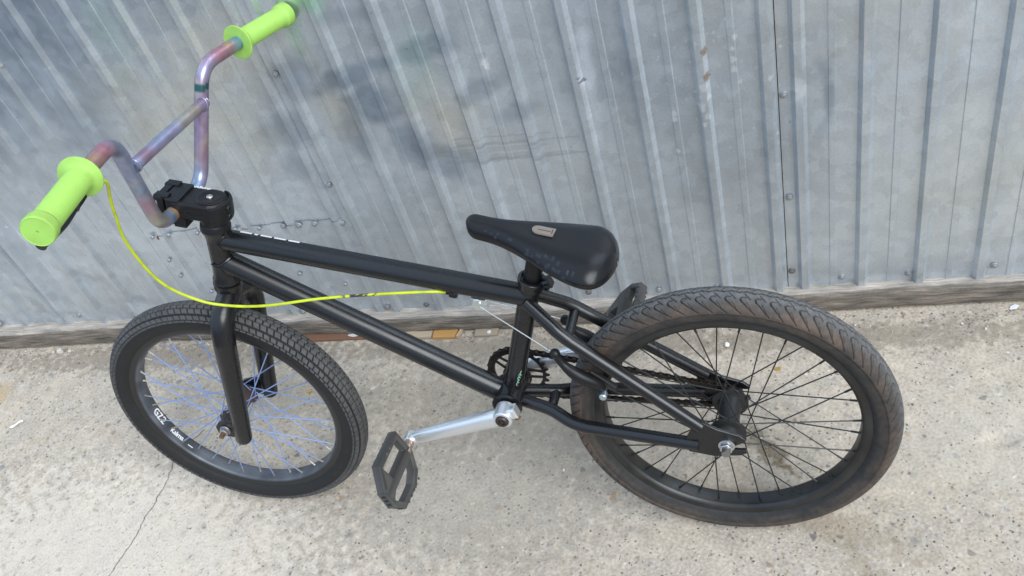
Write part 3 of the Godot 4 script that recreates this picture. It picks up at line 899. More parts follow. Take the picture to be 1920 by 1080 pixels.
func make_stem() -> void:
	var st := node("stem", bike, bar_tr)
	var b := MB.new()
	# spacer between head tube and stem
	b.lathe(Vector3(0, 0.112, 0), Vector3.UP, [[0.019, 0.0], [0.0240, 0.0005], [0.0228, 0.009], [0.0205, 0.0115], [0.0205, 0.019], [0.0222, 0.020], [0.0222, 0.0255], [0.018, 0.0255]], 28)
	part("headset_cap", b, M.black, st)
	# body: outline from above, x is backward
	b = MB.new()
	var poly := PackedVector2Array([Vector2(-0.052, -0.027), Vector2(-0.052, 0.027), Vector2(0.008, 0.027)])
	for k in 7:
		var a := PI / 2 - PI * k / 6
		poly.append(Vector2(0.0085 + 0.0180 * cos(a), 0.0262 * sin(a)))
	poly.append(Vector2(0.008, -0.027))
	b.prism(poly, Vector3(0, 0.1515, 0), Vector3.RIGHT, Vector3.BACK, 0.0305, 0.0035)
	part("clamp_body", b, M.black, st)
	# front block above and below the bar
	b = MB.new()
	b.box(Vector3(-0.0515, 0.1460, 0.0), Basis.IDENTITY, Vector3(0.026, 0.049, 0.052), 0.003)
	b.box(Vector3(-0.0460, 0.1270, 0.0), Basis.IDENTITY, Vector3(0.020, 0.018, 0.050), 0.002)
	part("front_block", b, M.black, st)
	b = MB.new()
	b.box(Vector3(-0.0725, 0.1460, 0.0), Basis.IDENTITY, Vector3(0.011, 0.052, 0.054), 0.003)
	part("face_plate", b, M.black, st)
	for s in [1, -1]:
		for y in [0.165, 0.127]:
			b = MB.new()
			b.lathe(Vector3(-0.078, y, 0.0175 * s), Vector3.LEFT, [[0.0050, -0.008], [0.0062, -0.002], [0.0062, 0.0045], [0.0050, 0.006], [0.003, 0.006], [0.0026, 0.003]], 14)
			part("bolt", b, M.black, st)
		b = MB.new()
		b.box(Vector3(-0.0680, 0.1700, 0.0175 * s), Basis.IDENTITY, Vector3(0.022, 0.008, 0.013), 0.002)
		part("bolt_lug", b, M.black, st)
	# round cap let into the top, with its bolt
	b = MB.new()
	b.lathe(Vector3(0, 0.1655, 0), Vector3.UP, [[0.0225, 0.0], [0.0225, 0.0022], [0.0212, 0.0034], [0.016, 0.0036], [0.011, 0.0022], [0.006, 0.0016]], 32)
	part("top_cap", b, M.black, st)
	b = MB.new()
	b.lathe(Vector3(0, 0.167, 0), Vector3.UP, [[0.0052, 0.0], [0.0052, 0.0024], [0.0042, 0.0034], [0.0026, 0.0034], [0.0022, 0.0015]], 16)
	part("cap_bolt", b, M.steel, st)
	# band round the back of the stem
	b = MB.new()
	var path := []
	for k in 15:
		var a := -PI / 2 + PI * k / 14
		path.append(Vector3(0.0105 + 0.0185 * cos(a), 0.0, 0.0280 * sin(a)))
	var rows := []
	for p in path:
		var o: Vector3 = Vector3(p.x - 0.0105, 0, p.z).normalized()
		var r := PackedVector3Array()
		for q in [[-0.002, 0.133], [0.002, 0.133], [0.0030, 0.137], [0.0030, 0.160], [0.0016, 0.1645], [-0.002, 0.1655]]:
			r.append(p + o * float(q[0]) + Vector3.UP * float(q[1]))
		rows.append(r)
	b.rows(rows, true)
	part("rear_band", b, M.black, st)
	for y in [0.143, 0.157]:
		b = MB.new()
		b.lathe(Vector3(0.030, y, 0.006), Vector3.RIGHT, [[0.005, -0.004], [0.005, 0.003], [0.004, 0.0045], [0.0022, 0.0045], [0.002, 0.002]], 12)
		part("bolt", b, M.black, st)
	for q in [[0.012, 0.1565, 0.0050], [0.012, 0.1435, 0.0042]]:
		b = MB.new()
		b.lathe(Vector3(q[0], q[1], 0.0258), Vector3.BACK, [[q[2], -0.002], [q[2], 0.0016], [q[2] * 0.8, 0.0022], [q[2] * 0.55, 0.0022], [q[2] * 0.5, 0.0002]], 16)
		part("bolt", b, M.black, st)
	# pressed oval on the side
	b = MB.new()
	var oval := []
	for k in 25:
		var a := TAU * k / 24
		oval.append(Vector3(-0.017 + 0.014 * cos(a), 0.1515 + 0.0055 * sin(a), 0.0270))
	b.tube(oval, 0.0011, 6, false)
	part("side_rib", b, M.black, st)
	var tm := TextMesh.new()
	var sf := SystemFont.new(); sf.font_names = PackedStringArray(["Droid Sans"]); sf.font_weight = 700
	tm.font = sf; tm.text = "mongoose"; tm.font_size = 32; tm.pixel_size = 0.00023; tm.depth = 0.0003
	var o := obj("lettering", tm, M.white, st)
	o.transform = Transform3D(Basis(Vector3.LEFT, Vector3.BACK, Vector3.UP), Vector3(-0.028, 0.1669, -0.0225))

func make_handlebar() -> void:
	var hb := node("handlebar", bike, bar_tr)
	# oil-slick paint: broad soft patches of lavender, pink, teal and tan
	var n1 := noise(301, 9.0, 2); var n2 := noise(302, 13.0, 2); var n3 := noise(303, 60.0, 2)
	var paint := func(p: Vector3) -> Color:
		var lav := Vector3(0.30, 0.28, 0.46); var pink := Vector3(0.52, 0.16, 0.19); var teal := Vector3(0.16, 0.30, 0.42); var tan := Vector3(0.42, 0.36, 0.22); var mauve := Vector3(0.32, 0.17, 0.25)
		var c := lav
		var a := n1.get_noise_3dv(p); var d := n2.get_noise_3dv(p)
		c = c.lerp(mauve, clamp(a * 2.2, 0.0, 0.9))
		c = c.lerp(teal, clamp(-a * 1.8 - 0.1, 0.0, 0.7))
		c = c.lerp(tan, clamp(d * 2.0 - 0.25, 0.0, 0.7))
		# the two upper bends go pink, then orange, then blue towards the grips
		var k := absf(p.z)
		var up: float = clamp((p.y - 0.285) / 0.03, 0.0, 1.0)
		var pk := exp(-pow((k - 0.163) / 0.026, 2)) * up
		c = c.lerp(pink, pk * 0.85)
		c = c.lerp(Vector3(0.50, 0.25, 0.10), exp(-pow((k - 0.188) / 0.012, 2)) * up * (0.6 + 0.4 * sin(p.x * 300.0)))
		c = c.lerp(Vector3(0.13, 0.34, 0.55), clamp((k - 0.196) / 0.01, 0.0, 1.0) * up * 0.8)
		# where the bar enters the clamp: orange to blue bands
		var low: float = 1.0 - clamp((p.y - 0.155) / 0.02, 0.0, 1.0)
		c = c.lerp(Vector3(0.55, 0.30, 0.08), exp(-pow((k - 0.030) / 0.006, 2)) * low)
		c = c.lerp(Vector3(0.10, 0.30, 0.50), exp(-pow((k - 0.042) / 0.006, 2)) * low * 0.8)
		if p.z > 0.04: c = c.lerp(pink, exp(-pow((p.y - 0.20) / 0.02, 2)) * 0.55)
		var lum := c.x * 0.3 + c.y * 0.5 + c.z * 0.2
		c = c.lerp(Vector3(lum, lum, lum * 1.05), 0.3) * 0.98
		c *= 1.0 + 0.25 * n3.get_noise_3dv(p)
		# a rubbed dark green mark above the right-hand end of the cross bar
		if p.z < 0.0 and absf(p.y - 0.2955) < 0.0052 and p.x > -0.056: c = Vector3(0.03, 0.10, 0.10)
		return Color(c.x, c.y, c.z)
	var pm := vmat(0.34, 0.6)
	var b := MB.new()
	var pts := [Vector3(-0.007, 0.3302, -0.3400), Vector3(-0.0359, 0.3255, -0.2150), Vector3(-0.0500, 0.3235, -0.1235), Vector3(-0.0518, 0.1450, -0.0640), Vector3(-0.0518, 0.1450, 0.0640), Vector3(-0.0500, 0.3235, 0.1235), Vector3(-0.0359, 0.3255, 0.2150), Vector3(-0.007, 0.3302, 0.3400)]
	var path := fillet(pts, [0.15, 0.046, 0.042, 0.042, 0.046, 0.15], 9)
	path = dense(path, 0.004)
	b.tube(path, 0.0112, 22)
	part("bar", b, pm, hb, paint, 180.0)
	b = MB.new()
	b.tube(dense([Vector3(-0.0452, 0.2720, -0.1060), Vector3(-0.0452, 0.2720, 0.1060)], 0.005), 0.0094, 18)
	part("cross_bar", b, pm, hb, paint, 180.0)
	b = MB.new()
	for s in [1, -1]:
		var ring := []
		for k in 25:
			var a := TAU * k / 24
			ring.append(Vector3(-0.0452 + 0.0098 * sin(a), 0.2720 + 0.0102 * cos(a) , (0.0970 + 0.0022 * cos(a)) * s))
		b.tube(ring, 0.0018, 6, false)
	tag(part("weld", b, pm, hb, paint, 180.0), "", "", "", "stuff")
	# grips
	var gm := vmat(0.62)
	var gn := noise(311, 45.0, 4); var gn2 := noise(312, 14.0, 3)
	var grip_paint := func(p: Vector3) -> Color:
		var f: float = clamp(0.25 + gn.get_noise_3dv(p) * 0.9 + gn2.get_noise_3dv(p) * 0.6, 0.0, 1.0)
		# handling dirt gathers towards the flange and the end
		var e: float = clamp((absf(p.z) - 0.325) / 0.015, 0.0, 1.0) + clamp((0.232 - absf(p.z)) / 0.01, 0.0, 1.0)
		var k: float = 1.0 - f * (0.10 + 0.14 * e)
		return Color(0.335 * k * (1.0 + 0.1 * f), 0.60 * k, 0.115 * k)
	for s in [1, -1]:
		var a0 := Vector3(-0.0359, 0.3255, 0.2150 * s); var a1 := Vector3(-0.0070, 0.3302, 0.3436 * s)
		var ax := (a1 - a0).normalized()
		var prof := [[0.0116, 0.002], [0.0270, 0.001], [0.0285, 0.0022], [0.0284, 0.0036], [0.0265, 0.0048], [0.0210, 0.0070], [0.0184, 0.0105], [0.0174, 0.0155]]
		var x := 0.018
		while x < 0.112:
			prof.append([0.0172, x]); prof.append([0.0163, x + 0.0010]); prof.append([0.0163, x + 0.0014]); prof.append([0.0172, x + 0.0022])
			x += 0.0032
		prof.append_array([[0.0172, 0.114], [0.0196, 0.1165], [0.0203, 0.119], [0.0206, 0.1290], [0.0203, 0.1315], [0.0192, 0.1325], [0.0186, 0.1318], [0.0040, 0.1322], [0.0018, 0.1322], [0.0014, 0.1295]])
		b = MB.new()
		b.lathe(a0 + ax * 0.001, ax, prof, 40)
		part("grip", b, gm, hb, grip_paint, 50.0)
		b = MB.new()
		b.lathe(a0 + ax * -0.012, ax, [[0.0116, 0.0], [0.0140, 0.001], [0.0140, 0.0105], [0.0118, 0.0118]], 24)
		if s == 1: part("clamp_ring", b, M.black, hb)
	# brake lever under the left-hand grip
	b = MB.new()
	var g0 := Vector3(-0.0359, 0.3255, 0.2150); var g1 := Vector3(-0.0070, 0.3302, 0.3436)
	var gx := (g1 - g0).normalized()
	var dn := Vector3(-0.22, -0.97, 0.0); dn = (dn - gx * dn.dot(gx)).normalized()
	b.tube(smooth_path([g0 + gx * -0.006 + dn * 0.012, g0 + gx * 0.004 + dn * 0.026, g0 + gx * 0.030 + dn * 0.030], 5), [0.009, 0.009, 0.009, 0.009, 0.009, 0.0085, 0.008, 0.008, 0.0075, 0.0075, 0.007], 12)
	part("lever_bracket", b, M.black, hb)
	b = MB.new()
	b.lathe(g0 + gx * 0.028 + dn * 0.030 + gx.cross(dn) * -0.007, gx.cross(dn), [[0.002, 0.0], [0.0055, 0.0005], [0.0055, 0.0135], [0.002, 0.014]], 12)
	part("lever_pivot", b, mat(lin(0.10, 0.09, 0.09), 0.4, 0.6), hb)
	b = MB.new()
	b.tube(smooth_path([g0 + gx * 0.022 + dn * 0.030, g0 + gx * 0.055 + dn * 0.035, g0 + gx * 0.090 + dn * 0.031, g0 + gx * 0.118 + dn * 0.0255, g0 + gx * 0.126 + dn * 0.0265], 5), 0.0062, 12, true, 1.0)
	part("brake_lever", b, mat(lin(0.014, 0.015, 0.018), 0.35), hb)

func make_saddle() -> void:
	var sd := node("saddle", bike)
	# side line of the top, from the nose back
	var b := MB.new()
	var rows := []; var uvs := []
	var N := 44; var K := 48
	for i in N + 1:
		var f := float(i) / N
		var e := 0.5 - 0.5 * cos(PI * f)                       # closer stations at both ends
		var s := lerpf(0.3440, 0.1330, e)
		var topu := 0.5865 + 0.064 * pow(max(0.0, (s - 0.133) / 0.211), 1.05) + 0.003 * exp(-pow((s - 0.14) / 0.03, 2)) - 0.002 * sin(PI * e)
		var hw: float
		if e < 0.5: hw = lerpf(0.0185, 0.0340, smoothstep(0.0, 0.55, e) * 0.75 + e * 0.5)
		else: hw = lerpf(0.0340, 0.0720, smoothstep(0.42, 0.92, e))
		hw = lerpf(0.0190, 0.0675, smoothstep(0.12, 0.86, e)) + 0.004 * e
		var thick := lerpf(0.030, 0.043, smoothstep(0.2, 0.8, e))
		# round the ends
		var endn := sqrt(max(0.0, 1.0 - pow(clamp((0.075 - e) / 0.075, 0.0, 1.0), 2)))
		var endt := pow(max(0.0, 1.0 - pow(clamp((e - 0.80) / 0.20, 0.0, 1.0), 2.6)), 0.5)
		var roll: float = min(endn, 0.25 + 0.75 * endt if e < 0.999 else 0.02)
		hw *= max(0.06, min(endn, endt))
		var th: float = thick * max(0.08, pow(roll, 0.8))
		var mid := topu - thick * 0.5
		var row := PackedVector3Array(); var u := PackedVector2Array()
		for k in K:
			var a := TAU * k / K
			var ca := cos(a); var sa := sin(a)
			var sgx := signf(ca) * pow(absf(ca), 0.62); var sgy := signf(sa) * pow(absf(sa), 0.80)
			var y := mid + sgy * th * 0.5
			if sa > 0.0: y += 0.004 * (1.0 - pow(absf(sgx), 2.0)) * endt - 0.010 * pow(absf(sgx), 3.0) * smoothstep(0.3, 0.9, e)
			if sa > 0.0 : y -= 0.0025 * exp(-pow(sgx / 0.18, 2)) * smoothstep(0.25, 0.5, e)
			if sa < 0.0: y += 0.010 * (1.0 - absf(sgx)) 
			row.append(bk(s, y, sgx * hw))
			u.append(Vector2(e, float(k) / K))
		rows.append(row); uvs.append(u)
	b.rows(rows, true, false, true, null, uvs)
	# leather-like cover with pale embossed marks along its edges
	var W := 1024; var H := 512
	var img := Image.create(W, H, false, Image.FORMAT_RGB8)
	img.fill(lin(0.0078, 0.0080, 0.0092))
	rng.seed = 411
	var mark := lin(0.06, 0.062, 0.070)
	for k in 40:
		var cx := rng.randf_range(0.10, 0.90); var cy := rng.randf_range(0.04, 0.15) if k % 4 else rng.randf_range(0.30, 0.46)
		for dup in 2:
			for q in 26:
				var f := q / 25.0
				var px := int((cx + dup * 0.008 + 0.010 * f) * W); var py := int((cy + 0.030 * (f - 0.5) + 0.006 * sin(f * PI)) * H)
				if px >= 0 and py >= 0 and px < W - 1 and py < H - 1:
					img.set_pixel(px, py, mark); img.set_pixel(px + 1, py, mark)
	for q in 40:   # a worn-through spot
		img.set_pixel(clampi(int((0.58 + rng.randfn() * 0.010) * W), 0, W - 1), clampi(int((0.135 + rng.randfn() * 0.006) * H), 0, H - 1), lin(0.30, 0.26, 0.20))
	var tm := mat(Color.WHITE, 0.28)
	tm.albedo_texture = ImageTexture.create_from_image(img)
	tm.metallic_specular = 0.4
	part("cover", b, tm, sd, null, 180.0)
	# woven label on top
	b = MB.new()
	var poly := PackedVector2Array([Vector2(0.0165, -0.0090), Vector2(0.0150, 0.0090), Vector2(-0.007, 0.0090)])
	for k in 7:
		var a := PI / 2 + PI * k / 6
		poly.append(Vector2(-0.0080 + 0.0090 * cos(a), 0.0090 * sin(a)))
	poly.append(Vector2(-0.007, -0.0090))
	var slope := -0.285
	var e1 := Vector3(cos(slope), sin(slope), 0); var e2 := Vector3(0, 0, 1)
	var lo := bk(0.2330, 0.6178, -0.004)
	b.prism(poly, lo, e1, e2, 0.0024, 0.0004)
	part("label_patch", b, mat(lin(0.20, 0.17, 0.145), 0.9), sd)
	b = MB.new()
	var up := e2.cross(e1)
	b.box(lo + up * 0.0012 + e1 * 0.001, Basis(e1, e2, e1.cross(e2)), Vector3(0.019, 0.0016, 0.0008), 0.0002)
	b.box(lo + up * 0.0012 + e1 * 0.0125, Basis(e1, e2, e1.cross(e2)), Vector3(0.0014, 0.011, 0.0008), 0.0002)
	part("label_print", b, mat(lin(0.06, 0.05, 0.045), 0.9), sd)
	# post and clamp
	b = MB.new()
	var d := (bk(0.2662, 0.5362, 0) - bk(0.3484, 0.3028, 0)).normalized()
	b.tube([bk(0.2662, 0.5362, 0) - d * 0.03, bk(0.2662, 0.5362, 0) + d * 0.045, bk(0.2662, 0.5362, 0) + d * 0.062], [0.0135, 0.0135, 0.018], 24)
	part("seat_post", b, M.black, bike)
	b = MB.new()
	b.box(bk(0.2440, 0.5860, 0), Basis(Vector3.BACK, -0.28), Vector3(0.060, 0.016, 0.032), 0.004)
	part("saddle_base", b, M.plastic, sd)
	b = MB.new()
	b.lathe(bk(0.2662, 0.5362, 0) - d * 0.016, d, [[0.0155, 0.0], [0.0195, 0.0005], [0.0197, 0.010], [0.0215, 0.012], [0.0215, 0.0165], [0.0195, 0.0185], [0.0165, 0.0188], [0.0145, 0.015]], 32)
	var c := bk(0.2662, 0.5362, 0) - d * 0.006 + Vector3(0.0240, -0.002, 0)
	b.box(c, Basis(Vector3.BACK, 0.3), Vector3(0.014, 0.015, 0.020), 0.003)
	part("seat_clamp", b, M.frame, bike)
	b = MB.new()
	b.lathe(c + Vector3(0.001, -0.001, 0.009), Vector3.BACK, [[0.0052, 0.0], [0.0052, 0.005], [0.0040, 0.006], [0.0022, 0.006], [0.002, 0.003]], 12)
	part("clamp_bolt", b, M.black, bike)

# ---------------------------------------------------------------- drive
func make_pedal(o: Vector3, e1: Vector3, s: float) -> void:
	# o: where the axle leaves the crank; s: side; e1: along the cage
	var pd := node("pedal", bike)
	var n1 := noise(451, 60.0, 3)
	var grime := func(p: Vector3) -> Color:
		var k: float = 0.035 + 0.065 * clamp(n1.get_noise_3dv(p) + 0.35, 0.0, 1.0)
		return Color(k * 1.04, k, k * 0.95)
	var pm := vmat(0.8)
	var w := Vector3(0, 0, s); var nn := e1.cross(w)
	var C := o + w * 0.064
	var b := MB.new()
	# outline of the cage and the two openings, cut as a frame of bars
	var hw := 0.050; var hl := 0.047
	var outer := [Vector2(-0.044, -0.047), Vector2(0.004, -0.051), Vector2(0.034, -0.034), Vector2(0.045, -0.010), Vector2(0.043, 0.036), Vector2(0.020, 0.052), Vector2(-0.010, 0.052), Vector2(-0.045, 0.026)]
	var bar := func(p: Vector2, q: Vector2, wid: float, th: float):
		var dd := (q - p).normalized(); var nd := Vector2(-dd.y, dd.x)
		p -= dd * wid * 0.35; q += dd * wid * 0.35
		var ps := PackedVector2Array([p - nd * wid / 2, q - nd * wid / 2, q + nd * wid / 2, p + nd * wid / 2])
		b.prism(ps, C, e1, w, th, 0.0016)
	for k in 8: bar.call(outer[k] * 0.94, outer[(k + 1) % 8] * 0.94, 0.0104, 0.0165 + 0.0007 * (k % 3))
	b.prism(PackedVector2Array([outer[7] * 0.94, outer[6] * 0.94, outer[5] * 0.94, Vector2(0.006, 0.024), Vector2(-0.010, 0.018)]), C, e1, w, 0.0150, 0.0016)
	bar.call(Vector2(0, -hw + 0.004), Vector2(0, hw - 0.004), 0.0155, 0.0186)
	part("cage", b, pm, pd, grime)
	# grip studs moulded along the edges
	b = MB.new()
	for k in 5:
		for side in [-1, 1]:
			for face in [-1, 1]:
				b.box(C + e1 * (hl * 0.93) * side + w * (-0.024 + 0.012 * k) + nn * 0.0088 * face, Basis(e1, w, nn), Vector3(0.0034, 0.0034, 0.003), 0.0006)
	tag(part("grip_studs", b, pm, pd, grime), "", "", "", "stuff")
	b = MB.new()
	for q in [-0.010, 0.0, 0.010]:
		b.box(C + e1 * (q * 0.9 + 0.005) + w * (hw * 0.93 + 0.0062), Basis(e1, nn, w), Vector3(0.006, 0.009, 0.003), 0.0008)
	b.box(C + e1 * 0.034 + w * 0.040, Basis(e1, nn, w), Vector3(0.012, 0.009, 0.006), 0.001)
	part("recess_shade", b, mat(lin(0.008, 0.008, 0.008), 0.8), pd)  # flush near-black blocks stand in for the shade inside end recesses
	b = MB.new()
	b.lathe(o, w, [[0.0085, -0.002], [0.0085, 0.004], [0.0070, 0.005], [0.0070, 0.012], [0.0100, 0.014], [0.0105, 0.022], [0.006, 0.023]], 18)
	part("axle", b, mat(lin(0.42, 0.33, 0.27), 0.4, 0.8), pd)

func make_drive() -> void:
	var bb := bk(0.3484, 0.3028, 0)
	var ang := -0.2396
	for s in [1.0, -1.0]:
		var cr := node("crank", bike)
		var dir: Vector3 = bk(cos(ang), sin(ang), 0) * s
		var b := MB.new()
		var p0: Vector3 = bb + Vector3(0, 0, 0.058 * s); var p1: Vector3 = bb + dir * 0.1746 + Vector3(0, 0, 0.076 * s)
		var side: Vector3 = dir.cross(Vector3.BACK).normalized()
		var rows := []
		for k in 12:
			var f := k / 11.0
			var c := p0.lerp(p1, f)
			var hy := lerpf(0.0160, 0.0112, f); var hz := lerpf(0.0125, 0.0090, f)
			if k == 0: hy *= 0.8; hz *= 0.8
			if k == 11: hy *= 0.75; hz *= 0.75
			var r := PackedVector3Array()
			for j in 20:
				var a := TAU * j / 20
				r.append(c + side * signf(cos(a)) * pow(absf(cos(a)), 0.75) * hy + Vector3.BACK * signf(sin(a)) * pow(absf(sin(a)), 0.75) * hz)
			rows.append(r)
		b.rows(rows, true)
		part("arm", b, M.chrome, cr)
		b = MB.new()
		b.lathe(bb + Vector3(0, 0, 0.040 * s), Vector3(0, 0, s), [[0.0150, 0.0], [0.0168, 0.001], [0.0168, 0.0275], [0.0150, 0.0295], [0.0115, 0.030], [0.0108, 0.0285], [0.005, 0.0285]], 28)
		# pinch clamp ears
		b.box(bb - dir * 0.0185 + side * 0.004 + Vector3(0, 0, 0.055 * s), Basis(dir, side, dir.cross(side)), Vector3(0.014, 0.020, 0.020), 0.003)
		part("boss", b, M.chrome, cr, null)
		b = MB.new()
		b.lathe(bb - dir * 0.0200 + side * -0.012 + Vector3(0, 0, 0.056 * s), side, [[0.0045, 0.0], [0.0055, 0.001], [0.0055, 0.024], [0.0035, 0.026]], 14)
		part("pinch_bolt", b, mat(lin(0.22, 0.13, 0.08), 0.5, 0.7), cr)
		b = MB.new()
		b.lathe(bb + Vector3(0, 0, 0.066 * s), Vector3(0, 0, s), [[0.0106, 0.0], [0.0106, 0.0065], [0.0092, 0.0080], [0.0062, 0.0080], [0.0055, 0.0055], [0.0032, 0.0055], [0.0028, 0.0068], [0.001, 0.007]], 22)
		part("spindle_bolt", b, mat(lin(0.075, 0.055, 0.05), 0.4, 0.7), cr)
		b = MB.new()
		b.lathe(p1 + Vector3(0, 0, -0.009 * s), Vector3(0, 0, s), [[0.0105, 0.0], [0.0115, 0.002], [0.0115, 0.017], [0.0100, 0.019], [0.006, 0.0195]], 22)
		part("pedal_boss", b, M.chrome, cr)
		var e1 := bk(-0.26, -0.965, 0).normalized() if s > 0 else bk(-0.75, 0.66, 0).normalized()
		make_pedal(p1 + Vector3(0, 0, 0.012 * s), e1, s)
	# chain ring
	var cz := -0.0455
	var ring := node("chain_ring", bike)
	var rusty := mat(lin(0.018, 0.0155, 0.014), 0.5, 0.4)
	var b2 := MB.new()
	var T := 25
	var R := 12.7 / 1000.0 / (2.0 * sin(PI / T))
	var outer := PackedVector2Array()
	for k in T:
		for q in [[0.0, -0.0036], [0.22, -0.0030], [0.40, 0.0022], [0.5, 0.0034], [0.60, 0.0022], [0.78, -0.0030]]:
			var a := TAU * (k + float(q[0])) / T
			outer.append(Vector2(cos(a), sin(a)) * (R + float(q[1])))
	var inner_rows := []
	# toothed band: outer outline joined to an inner circle, front and back
	var rows2 := []
	for lay in [[0, 0.0014], [1, 0.0014], [1, -0.0014], [0, -0.0014]]:
		var r := PackedVector3Array()
		for p in outer:
			var q := p if lay[0] == 0 else p.normalized() * (R - 0.0085)
			r.append(bb + Vector3(q.x, q.y, cz + float(lay[1])))
		rows2.append(r)
	b2.rows(rows2, true, true)
	part("toothed_band", b2, rusty, ring, null, 30.0)
	for k in 10:
		b2 = MB.new()
		var a := TAU * k / 10 + 0.2
		var lean2 := 0.35 if k % 2 else -0.35
		var q0 := Vector3(cos(a - lean2), sin(a - lean2), 0) * 0.014; var q1 := Vector3(cos(a + lean2 * 0.5), sin(a + lean2 * 0.5), 0) * (R - 0.007)
		var dd := (q1 - q0).normalized()
		b2.box(bb + (q0 + q1) / 2 + Vector3(0, 0, cz), Basis(dd, Vector3.BACK.cross(dd), Vector3.BACK), Vector3((q1 - q0).length(), 0.0050, 0.0026), 0.0006)
		part("spider_arm", b2, rusty, ring)
	b2 = MB.new()
	b2.lathe(bb + Vector3(0, 0, cz - 0.003), Vector3.BACK, [[0.010, 0.0], [0.0185, 0.0], [0.0185, 0.006], [0.010, 0.006]], 24, true)
	part("ring_hub", b2, rusty, ring)
	# rear cog
	var cog_r := 12.7 / 1000.0 / (2.0 * sin(PI / 9))
	b2 = MB.new()
	var co := PackedVector2Array()
	for k in 9:
		for q in [[0.0, -0.0036], [0.25, -0.003], [0.5, 0.0032], [0.75, -0.003]]:
			var a := TAU * (k + float(q[0])) / 9
			co.append(Vector2(cos(a), sin(a)) * (cog_r + float(q[1])))
	b2.prism(co, Vector3(0, 0.2540, cz), Vector3.RIGHT, Vector3.UP, 0.0028, 0.0003)
	part("cog", b2, rusty, bike)
	# chain: link by link round the ring and the cog
	var chain := node("chain", bike)
	var A := Vector2(bb.x, bb.y); var B := Vector2(0, 0.2540)
	var dv := B - A; var L := dv.length(); var th := dv.angle(); var al := acos((R - cog_r) / L)
	var path := PackedVector2Array()
	var r1 := R + 0.0005; var r2 := cog_r + 0.0005
	# upper tangent, round the cog, lower tangent, round the ring
	for k in 41:
		var a := th + al - (2.0 * al) * k / 40.0
		path.append(B + Vector2(cos(a), sin(a)) * r2)
	var span := TAU - 2.0 * al
	for k in 61:
		var a := th - al - span * k / 60.0
		path.append(A + Vector2(cos(a), sin(a)) * r1)
	path.append(path[0])
	var total := 0.0
	for k in path.size() - 1: total += path[k].distance_to(path[k + 1])
	var n := int(round(total / 0.0127)); n -= n % 2
	var pitch := total / n
	var at := func(d: float) -> Vector2:
		d = fposmod(d, total)
		for k in path.size() - 1:
			var l := path[k].distance_to(path[k + 1])
			if d <= l: return path[k].lerp(path[k + 1], d / max(l, 1e-9))
			d -= l
		return path[0]
	var link := func(gap: float) -> ArrayMesh:
		var m := MB.new()
		var ps := PackedVector2Array()
		for k in 9:
			var a := PI / 2 + PI * k / 8
			ps.append(Vector2(-pitch / 2, 0) + Vector2(cos(a), sin(a)) * 0.0043)
		ps.append(Vector2(0, -0.0030))
		for k in 9:
			var a := -PI / 2 + PI * k / 8
			ps.append(Vector2(pitch / 2, 0) + Vector2(cos(a), sin(a)) * 0.0043)
		ps.append(Vector2(0, 0.0030))
		for s in [1, -1]: m.prism(ps, Vector3(0, 0, gap * s), Vector3.RIGHT, Vector3.UP, 0.0010, 0.0002)
		if gap < 0.0026:
			for s in [1, -1]: m.lathe(Vector3(pitch / 2 * s, 0, -0.0024), Vector3.BACK, [[0.0038, 0.0], [0.0038, 0.0048]], 12)
		else:
			for s in [1, -1]: m.lathe(Vector3(pitch / 2 * s, 0, -0.0042), Vector3.BACK, [[0.0017, 0.0], [0.0017, 0.0084]], 8)
		return m.mesh()
	var inner_link: ArrayMesh = link.call(0.0022); var outer_link: ArrayMesh = link.call(0.0033)
	var cm := mat(lin(0.028, 0.022, 0.018), 0.45, 0.6)
	for k in n:
		var p: Vector2 = at.call(k * pitch); var q: Vector2 = at.call((k + 1) * pitch)
		var mid := (p + q) / 2; var a := (q - p).angle()
		obj("chain_link", outer_link if k % 2 else inner_link, cm, chain, Transform3D(Basis(Vector3.BACK, a), Vector3(mid.x, mid.y, cz)))

